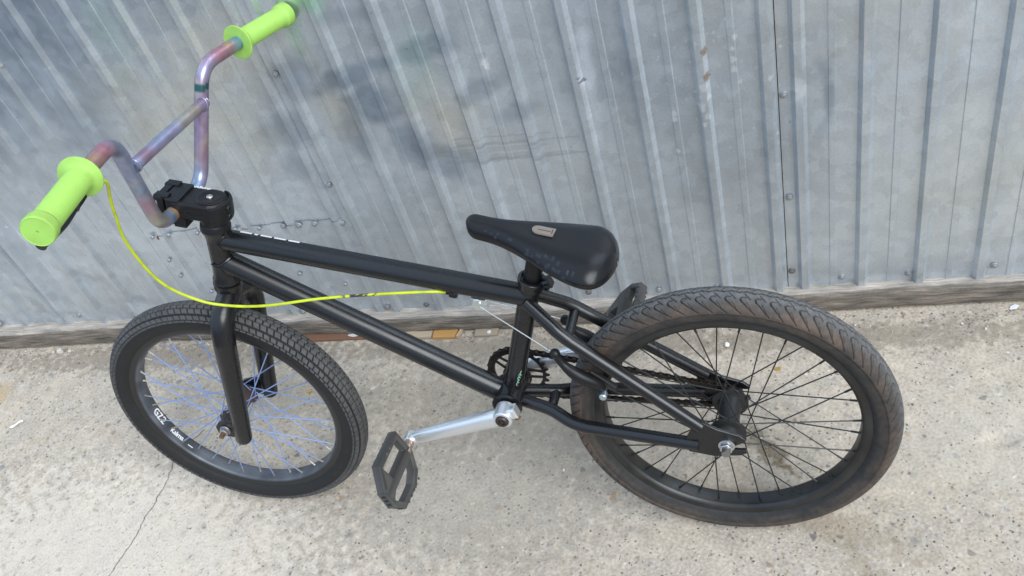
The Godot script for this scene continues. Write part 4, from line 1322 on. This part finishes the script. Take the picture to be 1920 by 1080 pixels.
# ---------------------------------------------------------------- brake
func make_brake() -> void:
	var br := node("brake", bike)
	var b := MB.new()
	var hang := bk(0.3580, 0.4900, 0.0)
	for s in [1, -1]:
		b = MB.new()
		b.tube(smooth_path([bk(0.2440, 0.4220, 0.040 * s), bk(0.2330, 0.4000, 0.042 * s), bk(0.2120, 0.3800, 0.044 * s), bk(0.1900, 0.3620, 0.041 * s), bk(0.1820, 0.3460, 0.038 * s)], 5), [0.0075, 0.0070, 0.0065, 0.0065, 0.0065, 0.007, 0.008, 0.009, 0.010, 0.0105, 0.0108, 0.0108, 0.0105, 0.010, 0.0095, 0.009, 0.0085, 0.008, 0.0075, 0.007, 0.006], 12)
		part("brake_arm", b, M.black, br)
		b = MB.new()
		b.ball(bk(0.2440, 0.4220, 0.040 * s), Vector3(0.0085, 0.0085, 0.0085), 8)
		part("cable_anchor", b, M.black, br)
		b = MB.new()
		b.box(bk(0.1830, 0.3560, 0.0255 * s), Basis(Vector3.BACK, -0.75), Vector3(0.050, 0.011, 0.010), 0.002)
		part("brake_pad", b, M.plastic, br)
		b = MB.new()
		b.lathe(bk(0.1800, 0.3430, 0.030 * s), Vector3(0, 0, s), [[0.0032, 0.0], [0.0032, 0.012], [0.0060, 0.0125], [0.0062, 0.022], [0.0048, 0.0235], [0.003, 0.0235]], 14)
		part("pad_bolt", b, mat(lin(0.45, 0.52, 0.58), 0.3, 0.9), br)
		b = MB.new()
		b.tube([hang + Vector3(0, 0, 0.008 * s), bk(0.2440, 0.4220, 0.040 * s)], 0.0009, 6)
		part("straddle_wire", b, mat(lin(0.62, 0.62, 0.60), 0.4, 0.5), br)
	b = MB.new()
	b.lathe(bk(0.2540, 0.4280, 0.0370), (hang - bk(0.2440, 0.4220, 0.040)), [[0.001, 0.0], [0.0022, 0.001], [0.0022, 0.009], [0.001, 0.010]], 8)
	part("wire_crimp", b, M.steel, br)
	# folded steel hanger
	b = MB.new()
	var poly := PackedVector2Array([Vector2(-0.011, 0.010), Vector2(0.011, 0.010), Vector2(0.012, -0.006), Vector2(0.004, -0.011), Vector2(-0.004, -0.011), Vector2(-0.012, -0.006)])
	b.prism(poly, hang + Vector3(0, 0.002, 0.006), Vector3(0.95, -0.25, -0.2).normalized(), Vector3(0.25, 0.95, 0).normalized(), 0.0016, 0.0003)
	b.prism(poly, hang + Vector3(0, 0.002, -0.006), Vector3(0.95, -0.25, -0.2).normalized(), Vector3(0.25, 0.95, 0).normalized(), 0.0016, 0.0003)
	b.box(hang + Vector3(-0.001, 0.012, 0), Basis(Vector3.BACK, -0.25), Vector3(0.022, 0.0016, 0.014), 0.0003)
	b.lathe(hang + Vector3(0, 0.004, -0.009), Vector3.BACK, [[0.004, 0.0], [0.004, 0.018]], 10)
	part("cable_hanger", b, mat(lin(0.60, 0.66, 0.66), 0.28, 0.9), br)
	b = MB.new()
	b.tube([bk(0.3960, 0.5150, 0.006), hang + Vector3(-0.004, 0.012, 0)], 0.0007, 6)
	part("inner_wire", b, M.steel, br)
	# yellow outer cable, worn black in one place
	var cp := [bar_tr * Vector3(-0.0340, 0.3080, 0.2080), bk(0.7325, 0.8534, 0.19), bk(0.7499, 0.8235, 0.18), bk(0.7669, 0.7922, 0.17), bk(0.7954, 0.7255, 0.15), bk(0.8006, 0.6406, 0.125), bk(0.7708, 0.5889, 0.105), bk(0.7323, 0.5644, 0.09), bk(0.6782, 0.5514, 0.075), bk(0.5943, 0.5477, 0.055), bk(0.5102, 0.5425, 0.04), bk(0.4279, 0.5300, 0.020), bk(0.4080, 0.5190, 0.008)]
	b = MB.new()
	b.tube(dense(smooth_path(cp, 8), 0.004), 0.0023, 10)
	var n1 := noise(471, 90.0, 2)
	var worn := func(p: Vector3) -> Color:
		var s := -p.x
		var f := exp(-pow((s - 0.535) / 0.035, 2))
		if f > 0.15 and n1.get_noise_3dv(p) * 0.6 + f * 0.75 > 0.55: return Color(0.03, 0.03, 0.03)
		var dirt: float = 1.0 - 0.35 * clamp(n1.get_noise_3dv(p * 0.5) + 0.1, 0.0, 1.0)
		return Color(0.52 * dirt, 0.60 * dirt, 0.018)
	part("cable_housing", b, vmat(0.4), br, worn, 180.0)

# ---------------------------------------------------------------- wheels
func tyre_mesh(R: float, r: float, brick: bool) -> MB:
	var per := 118 if brick else 76           # repeats round the wheel
	var seg := 14 if brick else 26
	var N := per * seg
	var K := 96
	var arc := []                             # angle across the section, from bead to bead
	for j in K + 1:
		var f := float(j) / K * 2.0 - 1.0
		arc.append(f * 2.52)
	# sipes of the smooth tread as [from, to, half width, height left], x in repeats, y across
	var hooks := [[Vector2(0, 0), Vector2(0.5, 0.0022), 0.0008, 0.0], [Vector2(0.5, 0.0022), Vector2(1.0, 0), 0.0008, 0.0],
		[Vector2(0.02, 0.0090), Vector2(0.30, 0.0100), 0.0008, 0.0], [Vector2(0.30, 0.0100), Vector2(0.42, 0.0125), 0.0008, 0.0], [Vector2(0.42, 0.0125), Vector2(0.30, 0.0165), 0.0008, 0.0], [Vector2(0.30, 0.0165), Vector2(-0.75, 0.0345), 0.0007, 0.0003],
		[Vector2(0.10, 0.0045), Vector2(-0.28, 0.0125), 0.0007, 0.0004], [Vector2(-0.05, 0.0175), Vector2(-0.35, 0.0260), 0.0006, 0.0008]]
	# height of one repeat
	var disp := []
	for i in seg:
		var d := PackedFloat32Array()
		for j in K + 1:
			var ph: float = arc[j]
			var bb := ph * r                    # metres across
			var a := float(i) / seg             # 0..1 along the repeat
			var v := 0.0
			var ab := absf(bb)
			if brick:
				var lim := 1.36 * r
				if ab < lim:
					v = 0.0030
					# staggered centre blocks, long slanted shoulder blocks
					var cols := [0.0, 0.0088, 0.0205, 0.0305]
					var cj := 0
					for q in 4:
						if ab > float(cols[q]): cj = q
						if ab > 0.004 and absf(ab - float(cols[q])) < 0.00085: v = 0.0
					var fa := fposmod(a + (0.5 if cj % 2 == 1 else 0.0) + (0.25 if bb < 0.0 else 0.0) + ab * (18.0 if cj == 0 else 34.0), 1.0)
					if fa < 0.14: v = 0.0
					if cj == 0 and absf(bb) < 0.0008 and a > 0.45: v = 0.0
					if ab > lim - 0.0025: v *= 0.6
				elif ab < lim + 0.020:
					v = 0.0
			else:
				var lim2 := 1.45 * r
				if ab < lim2:
					v = 0.0018
					var here := Vector2(a * 0.0207, bb)
					for sd in [1.0, -1.0]:
						var sh := 0.0 if sd > 0.0 else 0.5
						for off in [-2, -1, 0, 1, 2]:
							for q in hooks:
								var pa := Vector2((q[0].x + off + sh) * 0.0207, q[0].y * sd); var pb := Vector2((q[1].x + off + sh) * 0.0207, q[1].y * sd)
								if Geometry2D.get_closest_point_to_segment(here, pa, pb).distance_to(here) < float(q[2]): v = minf(v, float(q[3]))
				else:
					v = 0.0
			d.append(v)
		disp.append(d)
	var b := MB.new()
	var rows := []
	var base := r - (0.0030 if brick else 0.0018)
	for i in N:
		var a := TAU * i / N
		var d: PackedFloat32Array = disp[i % seg]
		var row := PackedVector3Array()
		for j in K + 1:
			var ph: float = arc[j]
			var q := base + d[j]
			var sx := 1.06 if absf(ph) > 0.5 else 1.0 + 0.06 * absf(ph) / 0.5
			var rad := R - r + q * cos(ph)
			# ribs moulded on the sidewall
			var w := q * sin(ph) * sx
			row.append(Vector3(cos(a) * rad, sin(a) * rad, w))
		rows.append(row)
	b.rows(rows, false, true, false, Vector3.ZERO)
	return b

func make_wheel(tr: Transform3D, front: bool) -> void:
	var wh := node("wheel", bike, tr)
	var R := 0.2519 if front else 0.2540
	var r := 0.0268 if front else 0.0258
	var tb := tyre_mesh(R, r, front)
	# faces look outwards
	var chk := 0.0
	for i in range(0, 300, 3):
		var p := tb.v[tb.t[i]]
		var out := p - p.normalized() * (R - r) if false else p - Vector3(p.x, p.y, 0).normalized() * (R - r)
		chk += (tb.v[tb.t[i + 2]] - p).cross(tb.v[tb.t[i + 1]] - p).dot(out)
	if chk < 0.0:
		for i in range(0, tb.t.size(), 3):
			var k := tb.t[i + 1]; tb.t[i + 1] = tb.t[i + 2]; tb.t[i + 2] = k
	var n1 := noise(481 if front else 482, 14.0, 3); var n2 := noise(483, 90.0, 2)
	var rubber := func(p: Vector3) -> Color:
		var rad := Vector2(p.x, p.y).length()
		var k := 0.021
		var c: Color
		var f := n1.get_noise_3dv(p); var g := n2.get_noise_3dv(p)
		if front:
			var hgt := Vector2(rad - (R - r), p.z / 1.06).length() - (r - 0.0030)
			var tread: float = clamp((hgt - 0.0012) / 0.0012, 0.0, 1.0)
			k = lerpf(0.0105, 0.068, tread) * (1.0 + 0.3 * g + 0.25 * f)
			c = Color(k, k * 0.98, k * 0.97)
		else:
			# dust on the crown, brown mud on the shoulders, black by the rim
			var ang := atan2(p.z, rad - (R - r))
			var crown := exp(-pow(ang / 0.75, 2))
			var mud: float = exp(-pow((absf(ang) - 1.15) / 0.45, 2)) * clamp(0.55 + 0.9 * f, 0.0, 1.0)
			c = Color(0.020, 0.0195, 0.0195).lerp(Color(0.125, 0.123, 0.122), crown * 0.95)
			c = c.lerp(Color(0.110, 0.073, 0.050), mud * 0.8)
			var side: float = clamp((absf(ang) - 1.5) / 0.3, 0.0, 1.0) * clamp((2.1 - absf(ang)) / 0.2, 0.0, 1.0)
			c = c.lerp(Color(0.060, 0.048, 0.037), side * clamp(0.5 + 1.1 * f, 0.0, 1.0) * 0.85)
			var hgt2 := Vector2(rad - (R - r), p.z / 1.06).length() - (r - 0.0018)
			if absf(ang) < 1.4: c = c.lerp(Color(0.012, 0.0115, 0.011), clamp((0.0010 - hgt2) / 0.0008, 0.0, 1.0) * 0.9)
			c = c * (1.0 + 0.35 * g)
		return Color(c.r, c.g, c.b)
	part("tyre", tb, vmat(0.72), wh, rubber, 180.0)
	# rim
	var b := MB.new()
	var ri := 0.1930 if front else 0.1950
	var prof := [[ri + 0.0015, -0.0140], [ri, -0.010], [ri - 0.0004, 0.0], [ri, 0.010], [ri + 0.0015, 0.0140], [ri + 0.0055, 0.0166], [0.2020, 0.0176], [0.2095, 0.0180], [0.2108, 0.0172], [0.2108, 0.0150], [0.2060, 0.0140], [0.2040, 0.0], [0.2060, -0.0140], [0.2108, -0.0150], [0.2108, -0.0172], [0.2095, -0.0180], [0.2020, -0.0176], [ri + 0.0055, -0.0166]]
	b.lathe(Vector3.ZERO, Vector3.BACK, prof, 120, true)
	var n4 := noise(487, 20.0, 3)
	var rimf := func(p: Vector3) -> Color:
		var rad := Vector2(p.x, p.y).length()
		if front and rad < ri + 0.003 :
			var q: float = 0.055 + 0.085 * clamp(0.3 + n4.get_noise_3dv(p), 0.0, 1.0)
			return Color(q * 0.86, q * 0.95, q * 1.12)
		if front: return Color(0.0125, 0.0125, 0.013)
		var q2: float = 0.011 + 0.012 * clamp(0.4 + n4.get_noise_3dv(p), 0.0, 1.0)
		return Color(q2 * 1.05, q2, q2 * 0.95)
	part("rim", b, vmat(0.38), wh, rimf)
	# hub
	b = MB.new()
	var fl := 0.0200 if front else 0.0245
	if front:
		b.lathe(Vector3.ZERO, Vector3.BACK, [[0.008, -0.048], [0.012, -0.047], [0.0135, -0.036], [fl + 0.003, -0.0345], [fl + 0.003, -0.0315], [0.0165, -0.029], [0.0155, -0.010], [0.0155, 0.010], [0.0165, 0.029], [fl + 0.003, 0.0315], [fl + 0.003, 0.0345], [0.0135, 0.036], [0.012, 0.047], [0.008, 0.048]], 30)
		var rusth := noise(488, 50.0, 3)
		part("hub", b, vmat(0.5, 0.4), wh, func(p: Vector3) -> Color: return Color(0.05, 0.045, 0.043).lerp(Color(0.13, 0.075, 0.05), clamp(rusth.get_noise_3dv(p) * 1.5 + 0.35, 0.0, 1.0) * (1.0 if absf(p.z) < 0.03 else 0.4)))
	else:
		b.lathe(Vector3.ZERO, Vector3.BACK, [[0.008, -0.053], [0.013, -0.052], [0.0145, -0.037], [fl + 0.004, -0.0355], [fl + 0.004, -0.031], [0.0205, -0.028], [0.0175, -0.018], [0.0165, 0.0], [0.0175, 0.015], [0.0205, 0.026], [fl + 0.004, 0.031], [fl + 0.004, 0.0355], [0.0205, 0.038], [0.0190, 0.046], [0.014, 0.053], [0.008, 0.0535]], 30)
		part("hub", b, mat(lin(0.014, 0.0135, 0.013), 0.5), wh)
	# axle, nuts
	b = MB.new()
	b.tube([Vector3(0, 0, -0.078), Vector3(0, 0, 0.078)], 0.0047 if front else 0.0066, 16)
	part("axle", b, mat(lin(0.20, 0.12, 0.08), 0.55, 0.7) if front else mat(lin(0.26, 0.25, 0.24), 0.42, 0.85), wh)
	for s in [1, -1]:
		b = MB.new()
		var hx := PackedVector2Array()
		for k in 6: hx.append(Vector2(cos(TAU * k / 6 + 0.3), sin(TAU * k / 6 + 0.3)) * (0.0088 if front else 0.0105))
		b.prism(hx, Vector3(0, 0, 0.0655 * s), Vector3.RIGHT, Vector3.UP, 0.0075, 0.0010)
		b.lathe(Vector3(0, 0, 0.0600 * s), Vector3(0, 0, s), [[0.0065, 0.0], [0.0125 if not front else 0.0105, 0.0002], [0.0125 if not front else 0.0105, 0.0014], [0.0100, 0.0022]], 22)
		part("axle_nut", b, M.steel if not front else M.dull_steel, wh)
	# spokes, three times crossed
	var zf := 0.0330
	var blue := mat(lin(0.19, 0.27, 0.50), 0.4)
	var blk := mat(lin(0.012, 0.012, 0.012), 0.4)
	var nip := mat(lin(0.42, 0.40, 0.38), 0.4, 0.7) if front else blk
	for k in 36:
		var a := TAU * k / 36.0 + (0.06 if front else 0.02)
		var s := 1.0 if k % 2 == 0 else -1.0
		var lead := 1.0 if (k / 2) % 2 == 0 else -1.0
		var ha := a + lead * TAU * 3.05 / 18.0
		var rz := 0.0035 * s
		var p0 := Vector3(cos(ha) * fl, sin(ha) * fl, (zf + 0.0022 * lead) * s)
		var p1 := Vector3(cos(a) * (ri + 0.001), sin(a) * (ri + 0.001), rz)
		var m := MB.new()
		var dd := (p1 - p0).normalized()
		m.tube([p0, p1 - dd * 0.010], 0.00105, 7)
		var o := obj("spoke", m.mesh(), blue if front else blk, wh)
		var nb := MB.new()
		nb.tube([p1 - dd * 0.014, p1 - dd * 0.003, p1 + dd * 0.001], [0.0017, 0.0017, 0.0032], 8)
		obj("nipple", nb.mesh(), nip, wh)
	if front:
		# white printing on the inside of the rim
		var sf := SystemFont.new(); sf.font_names = PackedStringArray(["Droid Sans"]); sf.font_weight = 700
		var put := func(text: String, from: float, size: float, lift: float, gap: float):
			var st := SurfaceTool.new()
			st.begin(Mesh.PRIMITIVE_TRIANGLES)
			var a := from
			for ch in text:
				var tm := TextMesh.new()
				tm.font = sf; tm.text = ch; tm.font_size = 48; tm.pixel_size = size / 36.0; tm.depth = 0.0003
				var wd: float = tm.get_aabb().size.x
				a += wd / 2 / ri
				var rad := Vector3(cos(a), sin(a), 0)
				var tg := Vector3(-sin(a), cos(a), 0)
				var arrs := tm.surface_get_arrays(0)
				var am := ArrayMesh.new(); am.add_surface_from_arrays(Mesh.PRIMITIVE_TRIANGLES, arrs)
				st.append_from(am, 0, Transform3D(Basis(tg, Vector3(0, 0, -1), -rad), rad * (ri - 0.0007) + Vector3(0, 0, lift)))
				a += wd / 2 / ri + gap / ri
			obj("lettering", st.commit(), M.white, wh)
		put.call("GZ2", M.text_from, 0.0155, -0.001, 0.0012)
		put.call("Kalms", M.text_from + 0.285, 0.0098, 0.000, 0.0006)
		b = MB.new()
		b.tube([Vector3(cos(M.text_from + 0.525), sin(M.text_from + 0.525), 0) * (ri - 0.0003) + Vector3(0, 0, 0.003), Vector3(cos(M.text_from + 0.585), sin(M.text_from + 0.585), 0) * (ri - 0.0003) + Vector3(0, 0, 0.003)], 0.0008, 6)
		part("printed_line", b, M.white, wh)

# ---------------------------------------------------------------- litter
func stone(r: Vector3, sd: int) -> MB:
	var b := MB.new()
	b.ball(Vector3.ZERO, r, 6)
	var nz := noise(sd, 0.9 / r.x * 0.5, 2)
	for i in b.v.size(): b.v[i] *= 1.0 + 0.55 * nz.get_noise_3dv(b.v[i] + Vector3(sd, 0, 0))
	return b

func make_litter() -> void:
	# scraps of flooring pushed under the timber
	var scrap := func(called: String, x0: float, x1: float, z1: float, skew: float, th: float, m: Material, label: String):
		var b := MB.new()
		b.prism(PackedVector2Array([Vector2(x0, -z1), Vector2(x1 + skew, -z1), Vector2(x1, 0.005), Vector2(x0 - 0.004, 0.005)]), Vector3(0, th / 2 + 0.0005, 0), Vector3.RIGHT, Vector3(0, 0, -1), th, 0.0006)
		var o := obj(numbered(called), b.mesh(), m, self)
		tag(o, label, "wood scrap")
		return o
	var oak := mat(lin(0.50, 0.27, 0.09), 0.5)
	var pale := mat(lin(0.46, 0.36, 0.25), 0.8)
	var dull := mat(lin(0.36, 0.29, 0.21), 0.85)
	var red := mat(lin(0.20, 0.10, 0.055), 0.8)
	var o: Node = scrap.call("wood_scrap", -0.1640, -0.1000, 0.0600, -0.010, 0.0075, oak, "varnished honey coloured wood scrap poking out from under the timber beam")
	var b := MB.new()
	b.prism(PackedVector2Array([Vector2(-0.1020, -0.0598), Vector2(-0.1075, -0.0598), Vector2(-0.099, -0.030), Vector2(-0.0935, -0.030)]), Vector3(0, 0.0050, 0), Vector3.RIGHT, Vector3(0, 0, -1), 0.0085, 0.0006)
	part("cut_end", b, pale, o)
	scrap.call("wood_scrap", -0.3000, -0.1660, 0.0570, -0.003, 0.0070, pale, "pale wooden scrap hidden mostly behind the bicycle's down tube")
	o = scrap.call("wood_scrap", -0.0640, -0.0080, 0.0580, -0.004, 0.0055, dull, "dull wood scrap with a white paint drop under the timber beam")
	b = MB.new()
	b.lathe(Vector3(-0.0310, 0.0058, 0.0490), Vector3.UP, [[0.0048, 0.0], [0.0046, 0.0008], [0.003, 0.0012], [0.001, 0.0012]], 16)
	part("paint_drop", b, M.white, o)
	o = scrap.call("wood_strip", -0.5600, -0.3050, 0.0520, 0.0, 0.0060, red, "long reddish brown wood strip between front wheel and down tube")
	tag(o, "", "wood strip")
	# torn paper
	var flake := func(called: String, pts: Array, at: Vector3, m: Material, label: String, cat: String, curl := 0.002):
		var ps := PackedVector2Array()
		for p in pts: ps.append(p)
		var bb := MB.new()
		bb.prism(ps, Vector3.ZERO, Vector3.RIGHT, Vector3(0, 0, -1), 0.0008, 0.0002)
		for i in bb.v.size(): bb.v[i].y += curl * sin(bb.v[i].x * 160.0) + curl
		var oo := obj(numbered(called), bb.mesh(), m, self, Transform3D(Basis.IDENTITY, at))
		tag(oo, label, cat)
		return oo
	var paper := mat(lin(0.80, 0.81, 0.84), 0.9)
	flake.call("paper_scrap", [Vector2(-0.015, -0.009), Vector2(-0.004, -0.010), Vector2(0.001, -0.005), Vector2(0.010, 0.003), Vector2(0.017, 0.009), Vector2(0.014, 0.012), Vector2(0.004, 0.008), Vector2(-0.003, 0.001), Vector2(-0.014, -0.003)], Vector3(-1.196, 0.001, 0.281), paper, "torn white paper scrap lying on concrete left of the bicycle", "paper")
	flake.call("paper_scrap", [Vector2(-0.023, -0.003), Vector2(-0.008, -0.006), Vector2(0.010, -0.004), Vector2(0.020, -0.002), Vector2(0.021, 0.004), Vector2(-0.004, 0.004), Vector2(-0.021, 0.002)], Vector3(-0.356, 0.0085, 0.043), mat(lin(0.55, 0.54, 0.53), 0.9), "greyish white paper scrap lying on the reddish wood strip", "paper", 0.001)
	flake.call("paper_scrap", [Vector2(-0.008, -0.005), Vector2(0.004, -0.006), Vector2(0.010, 0.002), Vector2(0.003, 0.006), Vector2(-0.005, 0.003)], Vector3(1.024, 0.0, 0.040), paper, "small white paper scrap beside the timber beam right of the rear wheel", "paper")
	flake.call("fallen_leaf", [Vector2(-0.007, -0.001), Vector2(-0.003, -0.004), Vector2(0.003, -0.004), Vector2(0.008, 0.001), Vector2(0.003, 0.004), Vector2(-0.003, 0.004)], Vector3(0.584, 0.0, 0.175), mat(lin(0.42, 0.26, 0.03), 0.7), "tiny yellow leaf seen through the rear wheel's spokes", "leaf")
	flake.call("fallen_leaf", [Vector2(-0.008, -0.002), Vector2(0.002, -0.004), Vector2(0.009, 0.001), Vector2(0.002, 0.004), Vector2(-0.006, 0.003)], Vector3(-0.430, 0.0, 0.202), mat(lin(0.50, 0.30, 0.07), 0.7), "small yellow orange leaf seen through the front wheel's spokes", "leaf")
	flake.call("wood_chip", [Vector2(-0.009, -0.003), Vector2(0.006, 0.0), Vector2(0.009, 0.003), Vector2(-0.006, 0.001)], Vector3(-0.2254, 0.0, 0.279), mat(lin(0.60, 0.54, 0.44), 0.9), "thin pale wood chip on concrete between front wheel and crank", "wood chip")
	var peb := func(at: Vector3, r: Vector3, m: Material, label: String, sd: int):
		var oo := obj(numbered("pebble"), stone(r, sd).mesh(null, 30.0), m, self, Transform3D(Basis(Vector3.UP, sd * 1.7), at))
		tag(oo, label, "pebble")
	peb.call(Vector3(0.4873, 0.001, 0.108), Vector3(0.0062, 0.0030, 0.0055), mat(lin(0.72, 0.68, 0.60), 0.8), "round white pebble seen through the top of the rear wheel", 3)
	peb.call(Vector3(-1.199, 0.006, 0.052), Vector3(0.008, 0.010, 0.006), mat(lin(0.50, 0.47, 0.42), 0.8), "largest pale concrete lump against the timber beam's left part", 4)
	peb.call(Vector3(-1.226, 0.003, 0.050), Vector3(0.006, 0.005, 0.005), mat(lin(0.42, 0.38, 0.32), 0.8), "tan pebble just left of the largest lump by the timber beam", 5)
	peb.call(Vector3(-1.174, 0.003, 0.048), Vector3(0.006, 0.004, 0.005), mat(lin(0.48, 0.44, 0.38), 0.8), "beige pebble just right of the largest lump by the timber beam", 6)
	# grit swept against the timber
	rng.seed = 901
	var mm := MultiMesh.new()
	mm.transform_format = MultiMesh.TRANSFORM_3D
	mm.use_colors = true
	mm.mesh = stone(Vector3(0.001, 0.0008, 0.0009), 12).mesh(null, 30.0)
	var N := 1500
	mm.instance_count = N
	for k in N:
		var x := rng.randf_range(-1.6, 1.3)
		var z := 0.040 + absf(rng.randfn()) * 0.022
		if rng.randf() < 0.25: z = rng.randf_range(0.04, 0.75)
		if rng.randf() < 0.06: x = 0.56 + rng.randfn() * 0.03; z = 0.35 + rng.randfn() * 0.03
		var s: float = clamp(exp(rng.randfn() * 0.45) * 1.1, 0.5, 3.2)
		mm.set_instance_transform(k, Transform3D(Basis(Vector3(rng.randf() - 0.5, 1, rng.randf() - 0.5).normalized(), rng.randf() * TAU).scaled(Vector3.ONE * s), Vector3(x, 0.0002, z)))
		var t := rng.randf()
		var c := Color(0.30, 0.27, 0.22).lerp(Color(0.16, 0.14, 0.12), t)
		if t > 0.85: c = Color(0.60, 0.57, 0.52)
		mm.set_instance_color(k, c)
	var gi := MultiMeshInstance3D.new()
	gi.name = "grit"; gi.multimesh = mm; gi.material_override = vmat(0.95)
	add_child(gi)
	tag(gi, "loose grit swept along the foot of the timber beam", "grit", "", "stuff")
